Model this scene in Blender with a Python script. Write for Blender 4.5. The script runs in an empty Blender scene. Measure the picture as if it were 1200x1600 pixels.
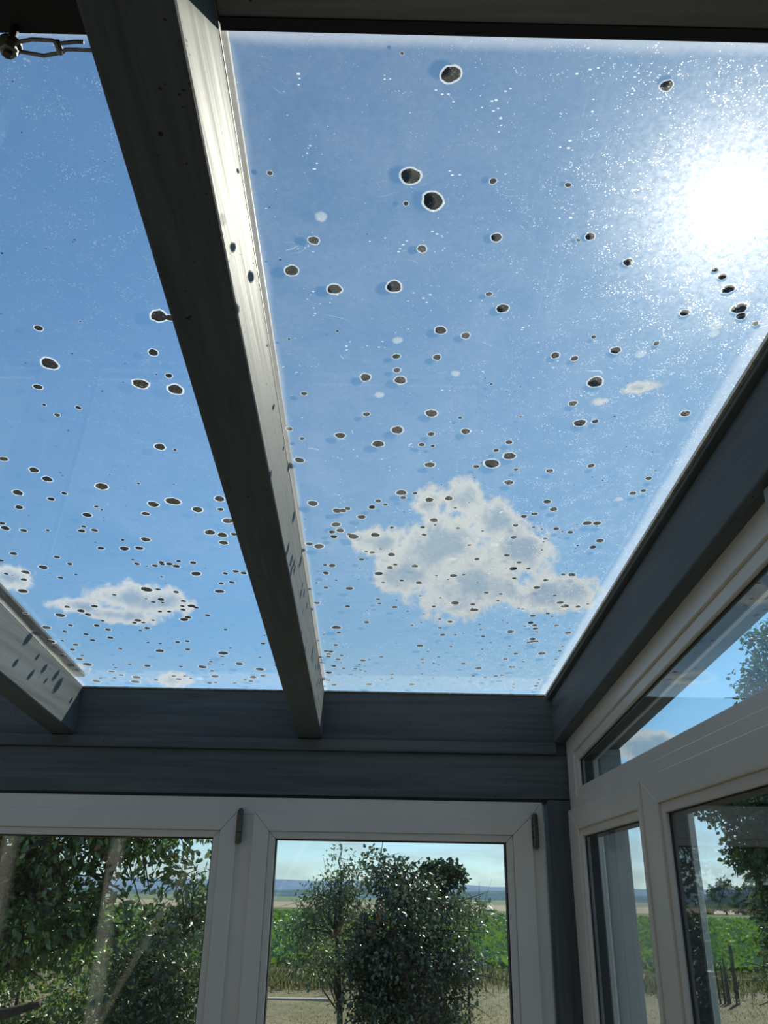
import bpy, math, random
import numpy as np
from mathutils import Vector, Matrix

SC = bpy.context.scene
COL = SC.collection
EYE = 1.70                     # camera height above the floor
SUN_EL, SUN_AZ = 41.65, 29.22  # degrees; azimuth clockwise from straight ahead (+Y)
SUN_DIR = (0.365, 0.652, 0.665)

# ------------------------------------------------------------------ camera
cam_data = bpy.data.cameras.new('camera')
cam = bpy.data.objects.new('camera', cam_data)
COL.objects.link(cam)
cam_data.sensor_fit = 'HORIZONTAL'
cam_data.sensor_width = 36.0
cam_data.lens = 39.0
cam_data.clip_start = 0.01
cam_data.clip_end = 6000
cam.matrix_world = Matrix(((0.999785, -0.01983, -0.005977, 0.0),
                           (-0.013747, -0.419502, -0.907651, 0.0),
                           (0.015492, 0.907538, -0.419684, EYE),
                           (0, 0, 0, 1)))
SC.camera = cam

# ------------------------------------------------------------------ exposure
SC.view_settings.view_transform = 'Standard'
SC.view_settings.look = 'None'
SC.view_settings.exposure = 0.0
SC.view_settings.gamma = 1.0
SC.view_settings.use_curve_mapping = False
SC.cycles.use_denoising = True
SC.cycles.max_bounces = 9
SC.cycles.diffuse_bounces = 5
SC.cycles.glossy_bounces = 4
SC.cycles.transmission_bounces = 6
SC.cycles.transparent_max_bounces = 32
SC.cycles.sample_clamp_indirect = 6.0
SC.cycles.caustics_reflective = False
SC.cycles.caustics_refractive = False


# ------------------------------------------------------------------ node helper
class NG:
    def __init__(s, tree):
        s.t = tree; s.n = tree.nodes; s.l = tree.links
        s.n.clear()

    def node(s, typ, ins=None, **kw):
        nd = s.n.new(typ)
        for k, v in kw.items():
            setattr(nd, k, v)
        for k, v in (ins or {}).items():
            s.put(nd.inputs[k], v)
        return nd

    def put(s, sock, v):
        if isinstance(v, bpy.types.NodeSocket):
            s.l.new(v, sock)
        elif isinstance(v, bpy.types.Node):
            s.l.new(v.outputs[0], sock)
        else:
            if hasattr(sock.default_value, '__len__') and not hasattr(v, '__len__'):
                v = [v] * len(sock.default_value)
            if hasattr(v, '__len__') and len(v) == 3 and len(sock.default_value) == 4:
                v = (*v, 1.0)
            sock.default_value = v

    def m(s, op, a, b=None, c=None, clamp=False):
        nd = s.n.new('ShaderNodeMath'); nd.operation = op; nd.use_clamp = clamp
        s.put(nd.inputs[0], a)
        if b is not None: s.put(nd.inputs[1], b)
        if c is not None: s.put(nd.inputs[2], c)
        return nd.outputs[0]

    def v(s, op, a, b=None, scale=None):
        nd = s.n.new('ShaderNodeVectorMath'); nd.operation = op
        s.put(nd.inputs[0], a)
        if b is not None: s.put(nd.inputs[1], b)
        if scale is not None: s.put(nd.inputs['Scale'], scale)
        return nd.outputs['Value'] if op in ('LENGTH', 'DOT_PRODUCT', 'DISTANCE') else nd.outputs[0]

    def ramp(s, x, lo, hi, a=0.0, b=1.0, smooth=True):
        nd = s.n.new('ShaderNodeMapRange')
        nd.interpolation_type = 'SMOOTHSTEP' if smooth else 'LINEAR'
        s.put(nd.inputs['Value'], x)
        s.put(nd.inputs['From Min'], lo); s.put(nd.inputs['From Max'], hi)
        s.put(nd.inputs['To Min'], a); s.put(nd.inputs['To Max'], b)
        return nd.outputs[0]

    def mix(s, f, a, b):
        nd = s.n.new('ShaderNodeMix'); nd.data_type = 'RGBA'
        s.put(nd.inputs[0], f); s.put(nd.inputs[6], a); s.put(nd.inputs[7], b)
        return nd.outputs[2]

    def noise(s, vec, scale, detail=4, rough=0.55, dist=0.0):
        nd = s.n.new('ShaderNodeTexNoise')
        s.put(nd.inputs['Vector'], vec); s.put(nd.inputs['Scale'], scale)
        s.put(nd.inputs['Detail'], detail); s.put(nd.inputs['Roughness'], rough)
        s.put(nd.inputs['Distortion'], dist)
        return nd.outputs[0]

    def vor(s, vec, scale, feature='F1'):
        nd = s.n.new('ShaderNodeTexVoronoi'); nd.feature = feature
        s.put(nd.inputs['Vector'], vec); s.put(nd.inputs['Scale'], scale)
        return nd

    def mixs(s, f, a, b):
        nd = s.n.new('ShaderNodeMixShader')
        s.put(nd.inputs[0], f); s.l.new(a.outputs[0], nd.inputs[1]); s.l.new(b.outputs[0], nd.inputs[2])
        return nd


# ------------------------------------------------------------------ sky, sun disc and clouds
SKY_STRENGTH = 0.115
CLOUDS = [(3.8, 25.5, 1.36, 1.32), (6.3, 25.6, 1.94, 1.58), (8.8, 24.1, 1.99, 1.66), (4.7, 22.6, 4.03, 2.41),
          (10.3, 22.0, 2.77, 2.08), (0.3, 22.8, 2.01, 1.14), (2.3, 20.7, 2.81, 1.75), (7.0, 19.5, 4.36, 2.08),
          (11.9, 19.0, 3.35, 1.28), (14.0, 19.0, 1.98, 1.27), (-1.5, 23.0, 1.05, 0.53, 0.2), (-17.2, 17.8, 3.14, 1.07),
          (-15.1, 17.8, 2.05, 1.09), (-20.2, 16.9, 1.93, 0.57), (-17.7, 16.6, 2.89, 0.57), (-25.0, 18.0, 1.71, 0.94),
          (-13.8, 12.8, 2.6, 0.8, 0.35), (-21.1, 13.0, 1.92, 0.39), (20.3, 32.0, 2.9, 0.62, 0.45), (17.6, 31.5, 1.6, 0.5, 0.55),
          (17.3, 8.9, 1.66, 1.01), (18.8, 9.2, 1.17, 0.62), (14.9, 8.5, 1.21, 0.79),
          (44, 20, 6, 2.5), (52, 22, 5, 2.5), (-40, 19, 6, 2.2), (-48, 21, 4, 2), (-75, 20, 8, 3), (85, 18, 9, 3),
          (-120, 22, 10, 4), (130, 20, 9, 3), (175, 24, 10, 4)]
world = bpy.data.worlds.new('sky'); SC.world = world
world.use_nodes = True
g = NG(world.node_tree)
tc = g.node('ShaderNodeTexCoord')
vec = tc.outputs['Generated']
sep = g.node('ShaderNodeSeparateXYZ', {0: vec})
az = g.m('MULTIPLY', g.m('ARCTAN2', sep.outputs[0], sep.outputs[1]), 57.29578)
el = g.m('MULTIPLY', g.m('ARCSINE', sep.outputs[2]), 57.29578)
ae = g.node('ShaderNodeCombineXYZ', {0: az, 1: el}).outputs[0]
dist = None
for a0, e0, ra, re, *off in CLOUDS:
    d_ = g.v('LENGTH', g.v('MULTIPLY', g.v('SUBTRACT', ae, (a0, e0, 0)), (1 / ra, 1 / re, 0)))
    if off: d_ = g.m('ADD', d_, off[0])
    dist = d_ if dist is None else g.m('SMOOTH_MIN', dist, d_, 0.55)
n1 = g.noise(vec, 26, 8, 0.6, 0.3)
n2 = g.noise(vec, 70, 7, 0.6, 0.4)
fld = g.m('ADD', g.m('SUBTRACT', 1.09, dist), g.m('MULTIPLY', g.m('SUBTRACT', n1, 0.5), 1.5))
fld = g.m('ADD', fld, g.m('MULTIPLY', g.m('SUBTRACT', n2, 0.5), 1.0))
cov = g.ramp(fld, -0.04, 0.36)
thick = g.ramp(fld, 0.26, 0.95)
low_v = g.v('MULTIPLY', vec, (1.0, 1.0, 4.0))
n3 = g.noise(low_v, 7.0, 6, 0.55, 0.5)
low = g.m('MULTIPLY', g.ramp(n3, 0.42, 0.66), g.ramp(el, 11.0, 3.0))
low = g.m('MULTIPLY', low, 0.75)
sky = g.node('ShaderNodeTexSky', sky_type='NISHITA', sun_disc=False,
             sun_elevation=math.radians(SUN_EL), sun_rotation=math.radians(SUN_AZ),
             altitude=100, air_density=1.0, dust_density=0.12, ozone_density=1.0)
cloud_col = g.mix(thick, (8.0, 8.2, 8.3), (3.7, 5.0, 6.5))
sky_col = g.mix(1.0, sky.outputs[0], g.mix(g.ramp(el, -2.0, 16.0), (0.76, 0.96, 1.36), (0.84, 1.17, 1.27))); sky_col.node.blend_type = 'MULTIPLY'
c1 = g.mix(g.m('MULTIPLY', cov, 0.94), sky_col, cloud_col)
c2 = g.mix(low, c1, (6.0, 7.1, 7.6))
bg = g.node('ShaderNodeBackground', {0: c2, 1: SKY_STRENGTH})
g.l.new(bg.outputs[0], g.node('ShaderNodeOutputWorld').inputs[0])


sun_data = bpy.data.lights.new('sun', 'SUN'); sun_data.angle = math.radians(0.545)
sun_data.energy = 6.2; sun_data.color = (1.0, 0.93, 0.81)
sun = bpy.data.objects.new('sun', sun_data); COL.objects.link(sun)
sun.location = (8, 14, 16)
sun.rotation_euler = Vector(SUN_DIR).to_track_quat('Z', 'Y').to_euler()

# ------------------------------------------------------------------ mesh helpers
class MB:
    """collects polygons; build() links them as one mesh object"""
    def __init__(s): s.v = []; s.f = []; s.mi = []

    def poly(s, pts, faces, mi=0):
        o = len(s.v)
        s.v += [tuple(p) for p in pts]
        for f in faces:
            s.f.append(tuple(i + o for i in f)); s.mi.append(mi)

    def hexa(s, p, mi=0):
        """8 corners: 0-3 bottom loop, 4-7 top loop"""
        s.poly(p, [(3, 2, 1, 0), (4, 5, 6, 7), (0, 1, 5, 4), (1, 2, 6, 5), (2, 3, 7, 6), (3, 0, 4, 7)], mi)

    def box(s, x0, x1, y0, y1, z0, z1, mi=0):
        s.hexa([(x0, y0, z0), (x1, y0, z0), (x1, y1, z0), (x0, y1, z0),
                (x0, y0, z1), (x1, y0, z1), (x1, y1, z1), (x0, y1, z1)], mi)

    def tube(s, pts, rad, seg=8, mi=0, cap=True):
        pts = [Vector(p) for p in pts]
        rad = [rad] * len(pts) if not hasattr(rad, '__len__') else rad
        o = len(s.v); n = len(pts)
        up = Vector((0.13, 0.27, 1)).normalized()
        for i, p in enumerate(pts):
            d = (pts[min(i + 1, n - 1)] - pts[max(i - 1, 0)]).normalized()
            a = d.cross(up)
            if a.length < 0.05: a = d.cross(Vector((1, 0, 0)))
            a.normalize(); b = d.cross(a)
            for k in range(seg):
                t = 2 * math.pi * k / seg
                q = p + a * math.cos(t) * rad[i] + b * math.sin(t) * rad[i]
                s.v.append(tuple(q))
        for i in range(n - 1):
            for k in range(seg):
                k2 = (k + 1) % seg
                s.f.append((o + i * seg + k, o + i * seg + k2, o + (i + 1) * seg + k2, o + (i + 1) * seg + k)); s.mi.append(mi)
        if cap:
            s.f.append(tuple(o + k for k in range(seg))[::-1]); s.mi.append(mi)
            s.f.append(tuple(o + (n - 1) * seg + k for k in range(seg))); s.mi.append(mi)

    def build(s, name, mats, parent=None, bevel=0.0, smooth=False, loc=None, fix=True):
        me = bpy.data.meshes.new(name)
        me.from_pydata(s.v, [], s.f)
        mats = mats if isinstance(mats, (list, tuple)) else [mats]
        for m_ in mats: me.materials.append(m_)
        me.polygons.foreach_set('material_index', s.mi)
        if smooth: me.polygons.foreach_set('use_smooth', [True] * len(s.f))
        me.update()
        if fix:
            import bmesh
            bm = bmesh.new(); bm.from_mesh(me)
            bmesh.ops.recalc_face_normals(bm, faces=bm.faces)
            bm.to_mesh(me); bm.free()
        ob = bpy.data.objects.new(name, me)
        COL.objects.link(ob)
        if loc is not None: ob.location = loc
        if parent is not None: ob.parent = parent
        if bevel:
            b = ob.modifiers.new('edge', 'BEVEL'); b.width = bevel; b.segments = 2; b.limit_method = 'ANGLE'
        return ob


def tag(o, label=None, cat=None, group=None, kind=None):
    if label: o['label'] = label
    if cat: o['category'] = cat
    if group: o['group'] = group
    if kind: o['kind'] = kind
    return o


def empty(name, loc=(0, 0, 0)):
    o = bpy.data.objects.new(name, None); COL.objects.link(o)
    o.location = loc; o.empty_display_size = 0.1
    return o


def recentre(ob):
    """put the object's origin at the middle of its own mesh (the mesh stays where it is)"""
    me = ob.data
    co = np.empty(len(me.vertices) * 3); me.vertices.foreach_get('co', co)
    co = co.reshape(-1, 3); c = (co.min(0) + co.max(0)) / 2
    me.vertices.foreach_set('co', (co - c).ravel()); me.update()
    ob.location = Vector(ob.location) + Vector(c)
    return ob


# ------------------------------------------------------------------ materials
def new_mat(name):
    m = bpy.data.materials.new(name); m.use_nodes = True
    return m, NG(m.node_tree)


def out(g, sh, disp=None):
    o = g.node('ShaderNodeOutputMaterial')
    g.l.new(sh.outputs[0], o.inputs[0])


def paint_mat(name, base, axis, rough=0.58):
    """brushed grey paint over timber; grain runs along axis"""
    m, g = new_mat(name)
    co = g.node('ShaderNodeTexCoord').outputs['Object']
    sc = [60, 60, 60]; sc[axis] = 2.2
    st = g.v('MULTIPLY', co, tuple(sc))
    n = g.noise(st, 1.0, 6, 0.6, 0.4)
    sc2 = [9, 9, 9]; sc2[axis] = 1.2
    w = g.noise(g.v('MULTIPLY', co, tuple(sc2)), 1.0, 3, 0.5, 0.8)
    k = g.vor(g.v('MULTIPLY', co, tuple([26 if i != axis else 4.0 for i in range(3)])), 1.0)
    knot = g.ramp(k.outputs['Distance'], 0.06, 0.13, 1, 0)
    speck = g.ramp(g.noise(co, 95, 2, 0.5), 0.735, 0.76)
    fac = g.m('ADD', g.m('MULTIPLY', n, 0.7), g.m('MULTIPLY', w, 0.5))
    c = g.mix(g.ramp(fac, 0.35, 0.85), tuple(x * 0.72 for x in base), tuple(x * 1.28 for x in base))
    c = g.mix(g.m('MULTIPLY', knot, 0.35), c, tuple(x * 0.45 for x in base))
    c = g.mix(g.m('MULTIPLY', speck, 0.8), c, (0.02, 0.02, 0.02))
    bump = g.node('ShaderNodeBump', {'Strength': 0.22, 'Distance': 0.0025, 'Height': fac})
    b = g.node('ShaderNodeBsdfPrincipled', {'Base Color': c, 'Roughness': g.ramp(n, 0.2, 0.8, rough - 0.08, rough + 0.14),
                                            'Normal': bump.outputs[0], 'Specular IOR Level': 0.14})
    out(g, b)
    return m


def plain_mat(name, col, rough=0.5, metal=0.0, var=0.08, scale=12, bump=0.0, spec=0.5):
    m, g = new_mat(name)
    co = g.node('ShaderNodeTexCoord').outputs['Object']
    n = g.noise(co, scale, 5, 0.6)
    c = g.mix(g.ramp(n, 0.3, 0.7), tuple(max(0, x * (1 - var)) for x in col), tuple(min(1, x * (1 + var)) for x in col))
    ins = {'Base Color': c, 'Roughness': rough, 'Metallic': metal, 'Specular IOR Level': spec}
    if bump:
        ins['Normal'] = g.node('ShaderNodeBump', {'Strength': bump, 'Distance': 0.01, 'Height': n}).outputs[0]
    out(g, g.node('ShaderNodeBsdfPrincipled', ins))
    return m


def fresnel(g, ior):
    bf = g.node('ShaderNodeNewGeometry').outputs['Backfacing']
    return g.node('ShaderNodeFresnel', {0: g.ramp(bf, 0, 1, ior, 1 / ior, smooth=False)}).outputs[0]


def window_glass(name, tint=(0.86, 0.90, 0.88), ior=1.62, smear=0.0):
    m, g = new_mat(name)
    tr = g.node('ShaderNodeBsdfTransparent', {0: tint})
    gl = g.node('ShaderNodeBsdfGlossy', {'Color': (1, 1, 1), 'Roughness': 0.015})
    sh = g.mixs(fresnel(g, ior), tr, gl)
    if smear:
        co = g.node('ShaderNodeTexCoord').outputs['Object']
        n = g.noise(g.v('MULTIPLY', co, (5, 5, 3)), 1.0, 6, 0.6, 0.6)
        f = g.m('MULTIPLY', g.ramp(n, 0.45, 0.75, 0.15, 1.0), smear)
        tl = g.node('ShaderNodeBsdfTranslucent', {0: (0.8, 0.82, 0.82)})
        sh = g.mixs(f, sh, tl)
    out(g, sh)
    return m


def roof_clear():
    m, g = new_mat('roof_glass_upper_face')
    tr = g.node('ShaderNodeBsdfTransparent', {0: (0.965, 0.985, 0.985)})
    gl = g.node('ShaderNodeBsdfGlossy', {'Roughness': 0.02})
    out(g, g.mixs(fresnel(g, 1.5), tr, gl))
    return m


def roof_film(name, dust, fwd, narrow, hx, hy, speck, gutter=1.0, tint=(0.93, 0.965, 0.975)):
    """lower face of a roof pane: clear glass under a film of dust, dried grains and grime along the edges.
    The dust scatters light forwards (rough transmission), the grime and grains diffusely."""
    m, g = new_mat(name)
    co = g.node('ShaderNodeTexCoord').outputs['Object']
    sp = g.node('ShaderNodeSeparateXYZ', {0: co})
    x, y = sp.outputs[0], sp.outputs[1]
    n = g.noise(co, 9, 7, 0.65, 0.5)
    nf = g.noise(co, 120, 5, 0.7, 0.3)
    # grime band along the edges
    ex = g.m('SUBTRACT', hx, g.m('ABSOLUTE', x))
    ey = g.m('SUBTRACT', hy, g.m('ABSOLUTE', y))
    wob = g.m('MULTIPLY', g.m('SUBTRACT', n, 0.5), 0.02)
    e1 = g.ramp(g.m('ADD', g.m('MINIMUM', ex, ey), wob), 0.001, 0.016, 1, 0)
    # grime gathers above the eaves, where the rain water stands
    e2 = g.ramp(g.m('ADD', g.m('SUBTRACT', hy, y), g.m('MULTIPLY', g.m('SUBTRACT', n, 0.5), 0.5)), 0.02, 0.55, 1, 0)
    # dried grains, set denser to the right to imitate sparkle near the sun
    wv0 = g.v('ADD', co, g.v('SCALE', g.node('ShaderNodeTexNoise', {'Vector': co, 'Scale': 260.0}).outputs['Color'], scale=0.006))
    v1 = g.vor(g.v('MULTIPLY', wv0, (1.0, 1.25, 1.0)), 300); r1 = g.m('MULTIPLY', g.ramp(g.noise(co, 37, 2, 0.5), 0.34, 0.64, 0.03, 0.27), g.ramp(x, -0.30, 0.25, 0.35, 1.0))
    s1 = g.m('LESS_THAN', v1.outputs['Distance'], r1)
    v2 = g.vor(g.v('MULTIPLY', co, (1.0, 1.7, 1.0)), 95); s2 = g.m('LESS_THAN', v2.outputs['Distance'], g.ramp(g.noise(co, 21, 3, 0.5), 0.46, 0.72, 0.0, 0.20))
    # hair-thin scratches
    wv = g.v('ADD', co, g.v('SCALE', g.node('ShaderNodeTexNoise', {'Vector': co, 'Scale': 6.0}).outputs['Color'], scale=0.25))
    v3 = g.vor(g.v('MULTIPLY', wv, (3.0, 55.0, 1.0)), 1.0, 'DISTANCE_TO_EDGE')
    s3 = g.m('MULTIPLY', g.m('LESS_THAN', v3.outputs['Distance'], 0.003), g.ramp(g.noise(co, 19, 3, 0.5), 0.62, 0.68))
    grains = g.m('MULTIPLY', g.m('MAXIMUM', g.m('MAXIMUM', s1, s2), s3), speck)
    film = g.m('MULTIPLY', g.ramp(g.m('ADD', g.m('MULTIPLY', n, 0.6), g.m('MULTIPLY', nf, 0.4)), 0.30, 0.72, 0.45, 1.6), dust)
    film = g.m('ADD', film, g.m('MULTIPLY', e1, 0.22))
    film = g.m('ADD', film, g.m('MULTIPLY', g.m('MULTIPLY', e2, g.ramp(nf, 0.3, 0.7, 0.5, 1.0)), 0.08 * gutter), clamp=True)
    tr = g.node('ShaderNodeBsdfTransparent', {0: tint})
    gl = g.node('ShaderNodeBsdfGlossy', {'Roughness': 0.02})
    clear = g.mixs(fresnel(g, 1.5), tr, gl)
    tl = g.node('ShaderNodeBsdfTranslucent', {0: (0.86, 0.86, 0.82)})
    f_wide = g.node('ShaderNodeBsdfRefraction', {'Color': (1, 1, 1), 'Roughness': 0.75, 'IOR': 1.16})
    f_nar = g.node('ShaderNodeBsdfRefraction', {'Color': (1, 1, 1), 'Roughness': 0.62, 'IOR': 1.045})
    for nd in (f_wide, f_nar):
        cmb = g.node('ShaderNodeCombineXYZ', {0: -SUN_DIR[0], 1: -SUN_DIR[1], 2: -SUN_DIR[2]})
        g.l.new(cmb.outputs[0], nd.inputs['Normal'])
    a = g.mixs(film, clear, tl)
    a = g.mixs(g.m('MULTIPLY', g.ramp(nf, 0.25, 0.75, 0.5, 1.5), fwd), a, f_wide)
    a = g.mixs(narrow, a, f_nar)
    gr = g.mixs(0.93, f_wide, tl)
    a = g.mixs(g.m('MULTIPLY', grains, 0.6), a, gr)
    out(g, a)
    return m


def lichen_mat(name, dark, pale, amount, transl):
    m, g = new_mat(name)
    co = g.node('ShaderNodeTexCoord').outputs['Object']
    rnd = g.node('ShaderNodeObjectInfo').outputs['Random']
    cv = g.v('ADD', co, g.node('ShaderNodeCombineXYZ', {0: g.m('MULTIPLY', rnd, 40), 1: g.m('MULTIPLY', rnd, 17)}).outputs[0])
    n = g.noise(cv, 2.6, 5, 0.7, 0.6)
    c = g.mix(g.ramp(n, amount, amount + 0.08), dark, pale)
    d = g.node('ShaderNodeBsdfDiffuse', {0: c})
    t = g.node('ShaderNodeBsdfTranslucent', {0: c})
    out(g, g.mixs(transl, d, t))
    return m


def faint_mat(name, f):
    m, g = new_mat(name)
    t = g.node('ShaderNodeBsdfTranslucent', {0: (0.85, 0.85, 0.8)})
    out(g, g.mixs(f, g.node('ShaderNodeBsdfTransparent'), t))
    return m


def leaf_mat(name, c1, c2, transl=0.4, gloss=0.10, c3=None):
    m, g = new_mat(name)
    rnd = g.node('ShaderNodeNewGeometry').outputs['Random Per Island']
    c = g.mix(g.ramp(rnd, 0, 1, smooth=False), c1, c2)
    if c3: c = g.mix(g.m('GREATER_THAN', rnd, 0.965), c, c3)
    d = g.node('ShaderNodeBsdfDiffuse', {0: c})
    t = g.node('ShaderNodeBsdfTranslucent', {0: g.mix(0.5, c, tuple(x * 1.6 for x in c2))})
    gl = g.node('ShaderNodeBsdfGlossy', {'Color': (0.9, 0.95, 0.9), 'Roughness': 0.42})
    out(g, g.mixs(gloss, g.mixs(transl, d, t), gl))
    return m


PAINT = (0.128, 0.148, 0.152)
MAT = {}
MAT['paint_y'] = paint_mat('grey_paint_along_slope', PAINT, 1)
MAT['paint_x'] = paint_mat('grey_paint_along_eaves', tuple(x * 1.02 for x in PAINT), 0)
MAT['paint_z'] = paint_mat('grey_paint_upright', PAINT, 2)
MAT['soffit'] = paint_mat('brown_grey_board', (0.33, 0.31, 0.29), 0)
MAT['pvc'] = plain_mat('white_window_plastic', (0.84, 0.79, 0.71), 0.32, var=0.03, scale=5)
MAT['pvc_warm'] = plain_mat('white_window_plastic_bead', (0.82, 0.76, 0.68), 0.35, var=0.03, scale=5)
MAT['post'] = plain_mat('grey_post_paint', (0.30, 0.31, 0.30), 0.5)
MAT['rubber'] = plain_mat('black_rubber_seal', (0.012, 0.012, 0.013), 0.6)
MAT['steel'] = plain_mat('dull_hinge_steel', (0.16, 0.15, 0.13), 0.38, 1.0, 0.25, 60)
MAT['zinc'] = plain_mat('weathered_zinc_wire', (0.34, 0.33, 0.30), 0.5, 0.8, 0.3, 90)
MAT['silicone'] = plain_mat('yellowed_silicone', (0.55, 0.53, 0.46), 0.5, var=0.3, scale=60)
MAT['render'] = plain_mat('house_render', (0.34, 0.32, 0.29), 0.8, var=0.06, scale=30, bump=0.2)
MAT['plaster'] = plain_mat('white_plaster', (0.42, 0.41, 0.39), 0.8, var=0.04, scale=20, bump=0.1)
MAT['win'] = window_glass('window_glass', tint=(0.84, 0.885, 0.87), ior=1.52, smear=0.003)
MAT['win_side'] = window_glass('gable_window_glass', tint=(0.88, 0.93, 0.93), ior=1.75, smear=0.004)
MAT['roof_up'] = roof_clear()
MAT['lichen'] = lichen_mat('lichen_dark', (0.055, 0.054, 0.047), (0.46, 0.45, 0.40), 0.57, 0.5)
MAT['lichen_pale'] = lichen_mat('lichen_pale_centre', (0.07, 0.07, 0.06), (0.62, 0.62, 0.58), 0.47, 0.5)
MAT['lichen_rim'] = faint_mat('lichen_rim', 0.6)
MAT['lichen_ghost'] = faint_mat('lichen_faint', 0.2)

# ------------------------------------------------------------------ the roof: slope, rafters, panes
TS = 0.078755                       # fall of the roof per metre towards the eaves
SLOPE = math.atan(TS)


def z_glass(y): return EYE + 0.7875 - TS * y        # underside of the glass
def z_raft(y): return EYE + 0.6385 - TS * y         # underside of the rafters


Y_EAVES = 2.60
Y_BACK = -1.30
X_LEFT = -3.30


def sloped(mb, x0, x1, y0, y1, lo, hi, mi=0):
    """beam along the slope; lo / hi give z from y"""
    mb.hexa([(x0, y0, lo(y0)), (x1, y0, lo(y0)), (x1, y1, lo(y1)), (x0, y1, lo(y1)),
             (x0, y0, hi(y0)), (x1, y0, hi(y0)), (x1, y1, hi(y1)), (x0, y1, hi(y1))], mi)


def rafter(x0, x1, y0, y1, label, group=None):
    t = empty('rafter', ((x0 + x1) / 2, y1, z_raft(y1)))
    mb = MB(); sloped(mb, x0, x1, y0, y1, z_raft, lambda y: z_glass(y) - 0.004)
    b = recentre(mb.build('timber', MAT['paint_y'], None, bevel=0.004))
    b.parent = t; b.location = Vector(b.location) - Vector(t.location)
    # the rubber glazing strip under the glass, and the silicone bead beside it
    mb = MB(); sloped(mb, x0 + 0.012, x1 - 0.012, y0, y1, lambda y: z_glass(y) - 0.004, z_glass)
    b = mb.build('glazing_strip', MAT['rubber'], t); b.location = -Vector(t.location)
    for xs, sgn in ((x0, -1), (x1, 1)):
        mb = MB(); sloped(mb, *(sorted((xs, xs - sgn * 0.010))), y0, y1, lambda y: z_glass(y) - 0.004, lambda y: z_glass(y) - 0.0005)
        b = mb.build('silicone_bead', MAT['silicone'], t); b.location = -Vector(t.location)
    mb = MB(); sloped(mb, x0, x1, y0, y1, lambda y: z_glass(y) + 0.028, lambda y: z_glass(y) + 0.040)
    b = mb.build('cover_strip', MAT['paint_y'], t, bevel=0.003); b.location = -Vector(t.location)
    tag(t, label, 'rafter', group)
    return t


RAFT = 'painted roof rafters'
r_mid = rafter(-0.236, -0.160, 0.30, Y_EAVES, 'thick grey middle rafter, right face lit by the sun, between the two spotted panes', RAFT)
r_left = rafter(-0.985, -0.912, 0.30, Y_EAVES, 'grey rafter at the left edge, its sunlit side dappled with spot shadows', RAFT)
r_out = rafter(0.690, 0.766, 0.30, 2.72, 'grey outer rafter outdoors, seen through the sloping gable window', RAFT)
for xc in (-1.72, -2.49):
    rafter(xc - 0.037, xc + 0.037, 0.30, Y_EAVES, 'grey rafter %s beyond the dappled rafter at the left' % ('next' if xc > -2 else 'farthest'), RAFT)

# knot hole and dark streak on the underside of the middle rafter
mb = MB()
mb.tube([(-0.196, 0.520, z_raft(0.520) - 0.0006), (-0.196, 0.520, z_raft(0.520) + 0.004)], 0.0021, 10)
kn = mb.build('nail_hole', MAT['rubber'], r_mid); kn.location = -Vector(r_mid.location)

# gable beam on top of the right wall
gb = empty('gable_beam', (0.59, 1.5, z_raft(1.5)))
mb = MB(); sloped(mb, 0.549, 0.640, 0.30, Y_EAVES, lambda y: z_raft(y), lambda y: z_glass(y) - 0.016)
recentre(mb.build('timber', MAT['paint_y'], None, bevel=0.004)).parent = gb
gb.children[0].location = Vector(gb.children[0].location) - Vector(gb.location)
mb = MB(); sloped(mb, 0.536, 0.640, 0.30, Y_EAVES, lambda y: z_glass(y) - 0.016, lambda y: z_glass(y) - 0.003)
b = mb.build('upper_batten', MAT['paint_y'], gb, bevel=0.003); b.location = -Vector(gb.location)
mb = MB(); sloped(mb, 0.531, 0.537, 0.52, Y_EAVES - 0.004, lambda y: z_glass(y) - 0.007, z_glass)
b = mb.build('silicone_bead', MAT['silicone'], gb); b.location = -Vector(gb.location)
tag(gb, 'dark slate-grey beam sloping along the top of the gable window wall', 'beam')

# eaves beams above the front windows
eb = empty('eaves_beam', (-0.6, Y_EAVES, EYE + 0.43))
mb = MB(); mb.box(X_LEFT, 0.688, Y_EAVES + 0.0004, Y_EAVES + 0.10, EYE + 0.3992, z_glass(Y_EAVES) - 0.004)
recentre(mb.build('timber', MAT['paint_x'], None, bevel=0.003)).parent = eb
eb.children[0].location = Vector(eb.children[0].location) - Vector(eb.location)
mb = MB(); mb.box(X_LEFT, 0.531, Y_EAVES - 0.004, Y_EAVES + 0.10, z_glass(Y_EAVES) - 0.004, z_glass(Y_EAVES) - 0.0003)
b = mb.build('silicone_bead', MAT['silicone'], eb); b.location = -Vector(eb.location)
tag(eb, 'dark slate-grey beam under the lower edge of the glass roof', 'beam')
ls = empty('ledge_strip', (-0.6, Y_EAVES, EYE + 0.40))
mb = MB(); mb.box(X_LEFT, 0.553, Y_EAVES - 0.014, Y_EAVES, EYE + 0.399, EYE + 0.433)
b = recentre(mb.build('ledge_strip_board', MAT['paint_x'], None, bevel=0.003))
bpy.data.objects.remove(ls)
b.name = 'ledge_strip'; ls = b
tag(ls, 'narrow grey ledge strip running between the two beams over the front windows', 'moulding')
mb = MB(); mb.box(X_LEFT, 0.688, Y_EAVES, Y_EAVES + 0.10, EYE + 0.270, EYE + 0.399)
hb = recentre(mb.build('header_beam', MAT['paint_x'], None, bevel=0.003))
tag(hb, 'grey header beam directly above the white front window frames', 'beam')
mb = MB(); mb.box(X_LEFT, 0.52, Y_EAVES + 0.006, Y_EAVES + 0.06, EYE + 0.262, EYE + 0.271)  # black strip painted in for the shadow line under the header beam
b = mb.build('painted_shadow_line', MAT['rubber'], hb); b.location = -Vector(hb.location)

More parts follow.
